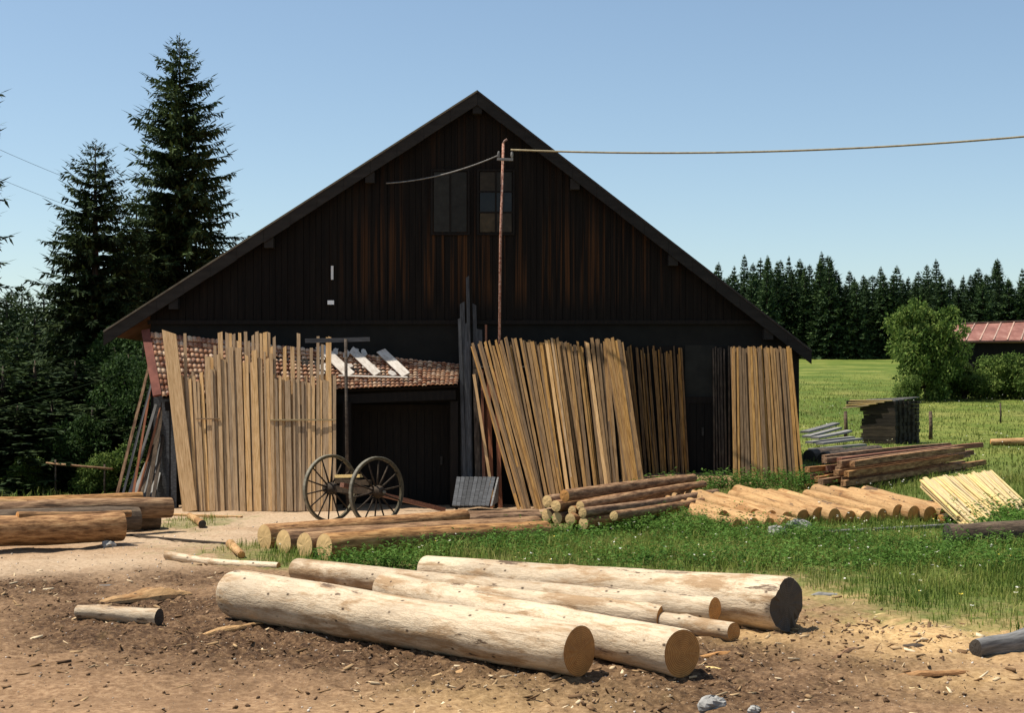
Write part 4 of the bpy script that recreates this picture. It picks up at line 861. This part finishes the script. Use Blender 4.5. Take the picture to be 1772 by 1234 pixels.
# grey board heap by the barn corner
GM = 'grey boards heaped behind the barn\'s right corner'
for i, (x0, y0, d0, x1, y1, d1) in enumerate([(1392, 748, 44, 1447, 733, 46), (1395, 756, 43.5, 1450, 741, 45.5), (1410, 758, 43, 1470, 746, 44.5), (1400, 766, 42.6, 1475, 757, 44), (1418, 768, 42.2, 1488, 760, 43.5), (1425, 776, 42, 1494, 770, 43.2), (1405, 778, 42.4, 1470, 772, 43.8), (1395, 788, 42, 1480, 782, 43.4), (1400, 797, 41.6, 1470, 790, 43.2)]):
    plank('board', at(x0, y0, d0), at(x1, y1, d1), .28, .06, GREYW if i < 7 else DARKB, 'silver-grey board in the low heap behind the right corner of the barn', 'board', GM, up=(0, 0, 1))
for i, (px, py) in enumerate(((1400, 800), (1425, 805), (1450, 800), (1470, 796))):
    a = G(px, py, .15); b = a + V((1.2, 1.6, .05)); b.z = g(b.x, b.y) + .15
    log('log', a, b, .19, .17, DARKB, 'dark log under the silver-grey boards behind the barn corner', group='dark logs under the grey boards', end=CUTD, n=14, m=6)
for (px, y0, y1, D, lb) in ((1463, 712, 742, 50, 'dark fence post left of the layered board stack'), (1610, 712, 748, 50, 'dark fence post right of the layered board stack'), (1731, 698, 728, 58, 'thin fence post alone on the meadow at the right')):
    a = at(px, y0, D); mb = MB(); mb.tube([V((a.x, D, g(a.x, D) - .2)), V((a.x + .02, D, (a.z + g(a.x, D)) / 2)), a], [.07, .065, .06] if px != 1731 else [.04, .035, .03], 8)
    tag(mb.build('fence_post', DARKB, org=V((a.x, D, g(a.x, D)))), lb, 'post')
log('log', lie(1714, 772, .12), lie(1800, 770, .14) + V((0, -1, 0)), .11, .15, PEEL2, 'pale log lying alone in the meadow at the right picture edge', n=16, m=8)
a, b = G(1402, 926, .03), G(1652, 914, .05); plank('board', a, b, .22, .07, GREYW, 'long grey board lying in the grass in front of the row of peeled logs', 'board', up=(0, 0, 1))
log('log', lie(1640, 948, .2), lie(1850, 942, .22), .2, .24, DARKB, 'dark old trunk in the weeds at the right picture edge', end=CUTD, n=20, m=12, rough=.1)
log('log', lie(1688, 1136, .1, -.02), lie(1850, 1118, .16), .09, .18, GREYW, 'grey log end entering from the right picture edge', end=CUTD, n=22, m=12, rough=.12, bend=.06)

# ------------------------------------------------------------------ loose pieces on the ground
log('log', lie(137, 1071, .085), lie(276, 1083, .095), .085, .095, PEEL, 'short bleached log lying alone on the churned mud at left', n=22, m=10, rough=.1, end=CUTD)
def slab(name, px0, py0, px1, py1, wd, hh, mat, label, cat='bark slab'):
    """a curved slab of wood or bark, thick in the middle and tapering to its ends"""
    a, b = G(px0, py0), G(px1, py1); L = (b - a).length; n, m = 9, 12; vs = []
    rng = random.Random(px0)
    for i in range(m + 1):
        s = i / m; e = (max(0, math.sin(math.pi * (.04 + .92 * s)))) ** .6 * (1 + .15 * math.sin(9 * s + px0)); 
        for j in range(n):
            th_ = math.pi * j / (n - 1); vs.append((L * s, math.cos(th_) * wd / 2 * e, math.sin(th_) * hh * e * (1 + .12 * rng.uniform(-1, 1)) - .01))
    fs = [(i * n + j, (i + 1) * n + j, (i + 1) * n + j + 1, i * n + j + 1)[::-1] for i in range(m) for j in range(n - 1)] + [(i * n, i * n + n - 1, (i + 1) * n + n - 1, (i + 1) * n)[::-1] for i in range(m)] + [tuple(range(n)), tuple(m * n + j for j in range(n))[::-1]]
    o = link(name, MB().add(vs, fs, False).mesh(name), mat); mid_ = (a + b) / 2
    a.z = float(gfull(a.x, a.y)) - .01; b.z = float(gfull(b.x, b.y)) - .01
    o.matrix_world = frame(a, b - a, (0, 0, 1)); return tag(o, label, cat)
slab('bark_slab', 172, 1048, 330, 1026, .34, .13, PEEL2, 'curved tan bark slab behind the short bleached log')
slab('bark_slab', 150, 1018, 245, 1010, .3, .05, GREYW, 'flat grey slab of wood on the dirt at left')
slab('stick', 338, 1098, 456, 1084, .09, .06, PEEL2, 'tan split stick beside the left end of the thickest log', 'stick')
slab('stick', 762, 1160, 838, 1156, .12, .05, PEEL2, 'pale split piece just in front of the thickest log', 'stick')
slab('stick', 1545, 1168, 1682, 1164, .1, .05, BARK, 'long brown stick lying on the dirt at lower right', 'stick')
slab('stick', 1540, 1182, 1605, 1190, .04, .03, PALE, 'thin pale splinter on the dirt at lower right', 'stick')
slab('stick', 1435, 1138, 1490, 1118, .07, .05, BARK, 'brown forked-looking stick right of the heap', 'stick')
slab('stick', 1210, 1138, 1300, 1132, .12, .05, BARK, 'brown bark strip on the mud right of the cut ends', 'stick')
slab('stick', 1203, 1154, 1255, 1156, .06, .03, PALE, 'whitish splinter near the second cut end', 'stick')
slab('stick', 1560, 1116, 1604, 1118, .08, .04, DARKB, 'dark bark scrap on the sawdust patch at right', 'stick')
slab('stick', 1400, 1028, 1452, 1030, .08, .05, GREYW, 'grey stick at the edge of the grass behind the fat log', 'stick')
slab('stick', 1500, 1066, 1566, 1063, .06, .03, PALE, 'pale thin stick at the edge of the grass right of the heap', 'stick')
log('log', lie(288, 968, .06), lie(482, 985, .05), .075, .05, PEEL, 'thin bare pole on the ground behind the left end of the thickest log', n=16, m=12, rough=.1, bend=.08)
log('log', lie(328, 899, .07), lie(350, 914, .08), .07, .08, PEEL2, 'short stub of log in the grass patch before the standing boards', n=16, m=6, end=CUTD)
log('log', lie(398, 948, .07), lie(418, 968, .07), .08, .06, PEEL2, 'short stub leaning in the weeds left of the yellow-ended logs', n=16, m=6)
plank('board', G(285, 893, .03), G(418, 898, .03), .2, .05, PEEL2, 'pale offcut board lying flat in front of the standing boards', 'board', up=(0, 0, 1))
plank('board', G(226, 929, .02), G(405, 944, .02), .05, .04, DARKB, 'thin dark strip added as a shadow line across the dusty track', 'board', up=(0, 0, 1))  # added dark strip that draws a shadow line over the track
def rock(px, py, r, label, sd_):
    rng = random.Random(sd_); c_ = G(px, py); c_.z = float(gfull(c_.x, c_.y)); vs, fs = [], []; n, m = 12, 8
    ph = [rng.uniform(0, 6.3) for _ in range(6)]
    for i in range(m + 1):
        th_ = math.pi * i / m
        for j in range(n):
            a = 2 * math.pi * j / n; rr = r * (1 + .18 * math.sin(2 * a + ph[0]) * math.sin(th_) + .15 * math.sin(3 * a + 2 * th_ + ph[1]) + .1 * math.sin(5 * a + ph[2] + 4 * th_) + rng.uniform(-.06, .06))
            vs.append((rr * math.sin(th_) * math.cos(a) * 1.2, rr * math.sin(th_) * math.sin(a), rr * math.cos(th_) * .75 + r * .35))
    fs = [(i * n + j, (i + 1) * n + j, (i + 1) * n + (j + 1) % n, i * n + (j + 1) % n) for i in range(m) for j in range(n)]
    o = link('rock', MB().add(vs, fs, False).mesh('rock'), STONE, None, c_); return tag(o, label, 'rock')
rock(1231, 1226, .095, 'pale angular stone at the bottom edge right of the middle', 1); rock(1305, 1228, .05, 'smaller stone to the right of the pale angular stone', 2)
rock(188, 948, .09, 'stone at the foot of the fat front log of the left pile', 3); rock(1380, 921, .2, 'grey boulder in the grass beside the long grey board', 4); rock(1345, 929, .16, 'flatter grey boulder left of the larger boulder', 5); rock(1290, 922, .08, 'small stone in the weeds left of the boulders', 6)

# ------------------------------------------------------------------ chips, clods, grass, weeds
def scatter_boxes(name, n, region, lo, hi, flat, mat, seed, clump=None):
    rng = np.random.default_rng(seed); x = rng.uniform(region[0], region[1], n * 3); y = rng.uniform(region[2], region[3], n * 3)
    wgt = clump(x, y); k = rng.random(n * 3) < wgt; x, y = x[k][:n], y[k][:n]; gmk = ~grass_mask(x, y); x, y = x[gmk], y[gmk]; n = len(x); z = gfull(x, y)
    l = lo + (hi - lo) * rng.random(n) ** 3; a = rng.uniform(0, 6.28, n); tl = rng.normal(0, .25, n)
    asp = rng.uniform(*flat[0], n); thk = rng.uniform(*flat[1], n)
    d1 = np.stack([np.cos(a), np.sin(a), tl], 1) * (l / 2)[:, None]; d2 = np.stack([-np.sin(a), np.cos(a), rng.normal(0, .3, n)], 1) * (l * asp / 2)[:, None]; d3 = np.stack([rng.normal(0, .2, n), rng.normal(0, .2, n), np.ones(n)], 1) * (l * thk / 2)[:, None]
    c_ = np.stack([x, y, z + l * thk * .35], 1); sg = [(i, j, k_) for i in (-1, 1) for j in (-1, 1) for k_ in (-1, 1)]
    vs = np.stack([c_ + (i * d1 + j * d2) * (rng.uniform(.6, 1.1, (n, 1))) + k_ * d3 for i, j, k_ in sg], 1).reshape(-1, 3)
    q = np.array([(0, 1, 3, 2), (4, 6, 7, 5), (0, 4, 5, 1), (2, 3, 7, 6), (0, 2, 6, 4), (1, 5, 7, 3)]); q = (q[None] + (np.arange(n) * 8)[:, None, None]).reshape(-1, 4)
    return tag(link(name, npmesh(name, vs, q, np.repeat(rng.random(n), 8)), mat), kind='stuff')
def attrmat(name, stops):
    m, t, p, o = newmat(name); a = t.nodes.new('ShaderNodeAttribute'); a.attribute_name = 'rnd'; t.links.new(ramp(t, a.outputs['Fac'], stops), p.inputs['Base Color']); p.inputs['Roughness'].default_value = .9; p.inputs['Specular IOR Level'].default_value = .1; return m
CHIP = attrmat('bark_chip_mix', [(0, (.07, .04, .022)), (.4, (.2, .12, .06)), (.7, (.4, .27, .14)), (1, (.62, .5, .33))])
CLOD = attrmat('mud_clod_mix', [(0, (.05, .028, .016)), (.5, (.15, .09, .05)), (1, (.30, .195, .115))])
PEB = attrmat('pebble_mix', [(0, (.2, .15, .11)), (.5, (.36, .29, .22)), (1, (.55, .5, .44))])
scatter_boxes('bark_chips', 4200, (-8.5, 7.5, 11.5, 24), .012, .17, ((.06, .3), (.04, .2)), CHIP, 1, lambda x, y: .04 + .7 * np.clip(blobs(x, y, MUD_SHADE) + .8 * blobs(x, y, SAW), 0, 1))
scatter_boxes('mud_clods', 8000, (-8, 6, 11.5, 21), .008, .042, ((.5, 1), (.25, .7)), CLOD, 2, lambda x, y: .015 + .97 * np.clip(blobs(x, y, MUD_SHADE), 0, 1) ** 1.5)
scatter_boxes('pebbles', 5000, (-9, 8, 11.3, 31), .008, .03, ((.6, 1), (.4, .8)), PEB, 3, lambda x, y: .4 + 0 * x)

FOOT = [((c_.x, c_.y), r) for c_, r in ()]
def blades(name, n, region, hmin, hmax, wd, seed, mat, dens=None, keepmask=True, lean=.45):
    rng = np.random.default_rng(seed); x = rng.uniform(region[0], region[1], n); D0, D1 = region[2], region[3]; y = D0 + (D1 - D0) * rng.random(n) ** 1.15
    k = np.abs(x / y) < .47; x, y = x[k], y[k]
    if keepmask: k = grass_mask(x, y); x, y = x[k], y[k]
    inb = (x > XL) & (x < XR + .0) & (y > WY - .1) & (y < YB); x, y = x[~inb], y[~inb]
    d_ = np.clip(-.35 + 2.1 * fbm(x * .8, y * .8, 91), .12, 1.2); 
    if dens is not None: d_ = d_ * dens(x, y)
    gs = gsoft(x, y) if keepmask else np.ones(len(x)); d_ = d_ * gs ** 1.6; hs = .3 + .7 * gs
    k = rng.random(len(x)) < d_; x, y, hs = x[k], y[k], hs[k]; n = len(x); z = gfull(x, y)
    h = hs * (hmin + (hmax - hmin) * rng.random(n) ** 1.8) * (.55 + .9 * fbm(x * .6, y * .6, 55)); a = rng.uniform(0, 6.28, n); ln = np.abs(rng.normal(0, lean, n)) + .08
    dr = np.stack([np.cos(a), np.sin(a), np.zeros(n)], 1); sd2 = np.stack([-np.sin(a), np.cos(a), np.zeros(n)], 1) * (wd * rng.uniform(.6, 1.4, n))[:, None]; P = np.stack([x, y, z - .01], 1); up = np.array([0, 0, 1.])
    m1 = P + (dr * ln[:, None] * .35 + up) * (h * .55)[:, None]; tip = P + (dr * ln[:, None] * 1.1 + up * np.maximum(.35, 1 - .4 * ln)[:, None]) * h[:, None]
    vs = np.stack([P - sd2, P + sd2, m1 + sd2 * .75, m1 - sd2 * .75, tip + sd2 * .12, tip - sd2 * .12], 1).reshape(-1, 3); b = np.arange(n) * 6
    q = np.concatenate([np.stack([b, b + 1, b + 2, b + 3], 1), np.stack([b + 3, b + 2, b + 4, b + 5], 1)])
    clr = np.clip(rng.normal(.45, .2, n) + 1.0 * (fbm(x * .55, y * .8, 71) - .5), 0, 1)
    return tag(link(name, npmesh(name, vs, q, np.repeat(clr, 6)), mat), kind='stuff')
blades('grass', 290000, (-8, 16, 15.5, 34), .06, .30, .0055, 11, BLADE)
blades('meadow_grass', 190000, (2, 46, 33, 120), .05, .19, .014, 12, MEADOWB, dens=lambda x, y: ss(2.5, 7, x) * ss(118, 55, y))
blades('verge_grass', 14000, (-16, -6, 31, 44), .1, .4, .012, 13, BLADE)
def weeds(name, n, spots, seed, lsz, hh, mat):
    rng = np.random.default_rng(seed); P, D = [], []
    for i in range(n):
        (cx, cy), sr = spots[rng.integers(len(spots))]; x, y = cx + rng.normal(0, sr), cy + rng.normal(0, sr * .6); z = float(gfull(np.array([x]), np.array([y]))[0]); h = hh * rng.uniform(.4, 1.2); m = 16
        zz = rng.random(m) * h; a = rng.uniform(0, 6.28, m); P.append(np.stack([x + np.cos(a) * .04, y + np.sin(a) * .04, z + zz], 1)); D.append(np.stack([np.cos(a), np.sin(a), rng.uniform(-.1, .9, m)], 1))
    P, D = np.concatenate(P), np.concatenate(D); l = lsz * rng.uniform(.5, 1.4, len(P)); vs, q, rv = kites(P, D, np.cross(D, np.array([0, 0, 1.]) + rng.normal(0, .3, P.shape)), l, l * .22, rng, .25)
    return tag(link(name, npmesh(name, vs, q, rv), mat), kind='stuff')
WS = [(gp(x, y), r) for x, y, r in ((1060, 925, .8), (1120, 915, .9), (1180, 925, 1.0), (1250, 920, .8), (1300, 940, .9), (1420, 940, .5), (1000, 945, .8), (880, 950, .8), (760, 960, .6), (660, 985, .4), (1700, 950, .7), (1640, 975, .8), (1560, 960, .8), (1750, 985, .7), (1480, 985, 1.0), (1730, 915, .5), (1350, 965, 1.2), (1200, 975, 1.0), (1050, 975, .9))]
weeds('weeds', 2600, WS, 21, .07, .30, WEED)
weeds('bank_weeds', 420, [(gp(x, y), r) for x, y, r in ((1230, 842, .5), (1290, 845, .6), (1350, 843, .6), (1400, 838, .5), (1160, 850, .4), (1400, 850, .6))], 22, .08, .35, WEED)
weeds('slope_weeds', 260, [(gp(1735, 905), .45), (gp(1760, 930), .5)], 23, .08, .5, WEED)
def flowers(name, n, seed, region, sz):
    rng = np.random.default_rng(seed); x = rng.uniform(region[0], region[1], n); y = rng.uniform(region[2], region[3], n); k = grass_mask(x, y) & ~((x > XL) & (x < XR) & (y > WY - 1.6)); x, y = x[k], y[k]; n = len(x); z = gfull(x, y) + rng.uniform(.1, .3, n)
    P = np.repeat(np.stack([x, y, z], 1), 4, 0); a = rng.uniform(0, 6.28, len(P)); D = np.stack([np.cos(a), np.sin(a), rng.uniform(.1, .8, len(P))], 1); l = sz * rng.uniform(.5, 1.3, len(P)); vs, q, rv = kites(P, D, np.cross(D, [[0, 0, 1.]]), l, l * .45, rng)
    return tag(link(name, npmesh(name, vs, q, rv), PETAL), kind='stuff')
flowers('wildflowers', 560, 31, (-5, 12, 17, 33), .03); flowers('meadow_flowers', 420, 32, (4, 30, 34, 75), .04)
bpy.context.view_layer.update()
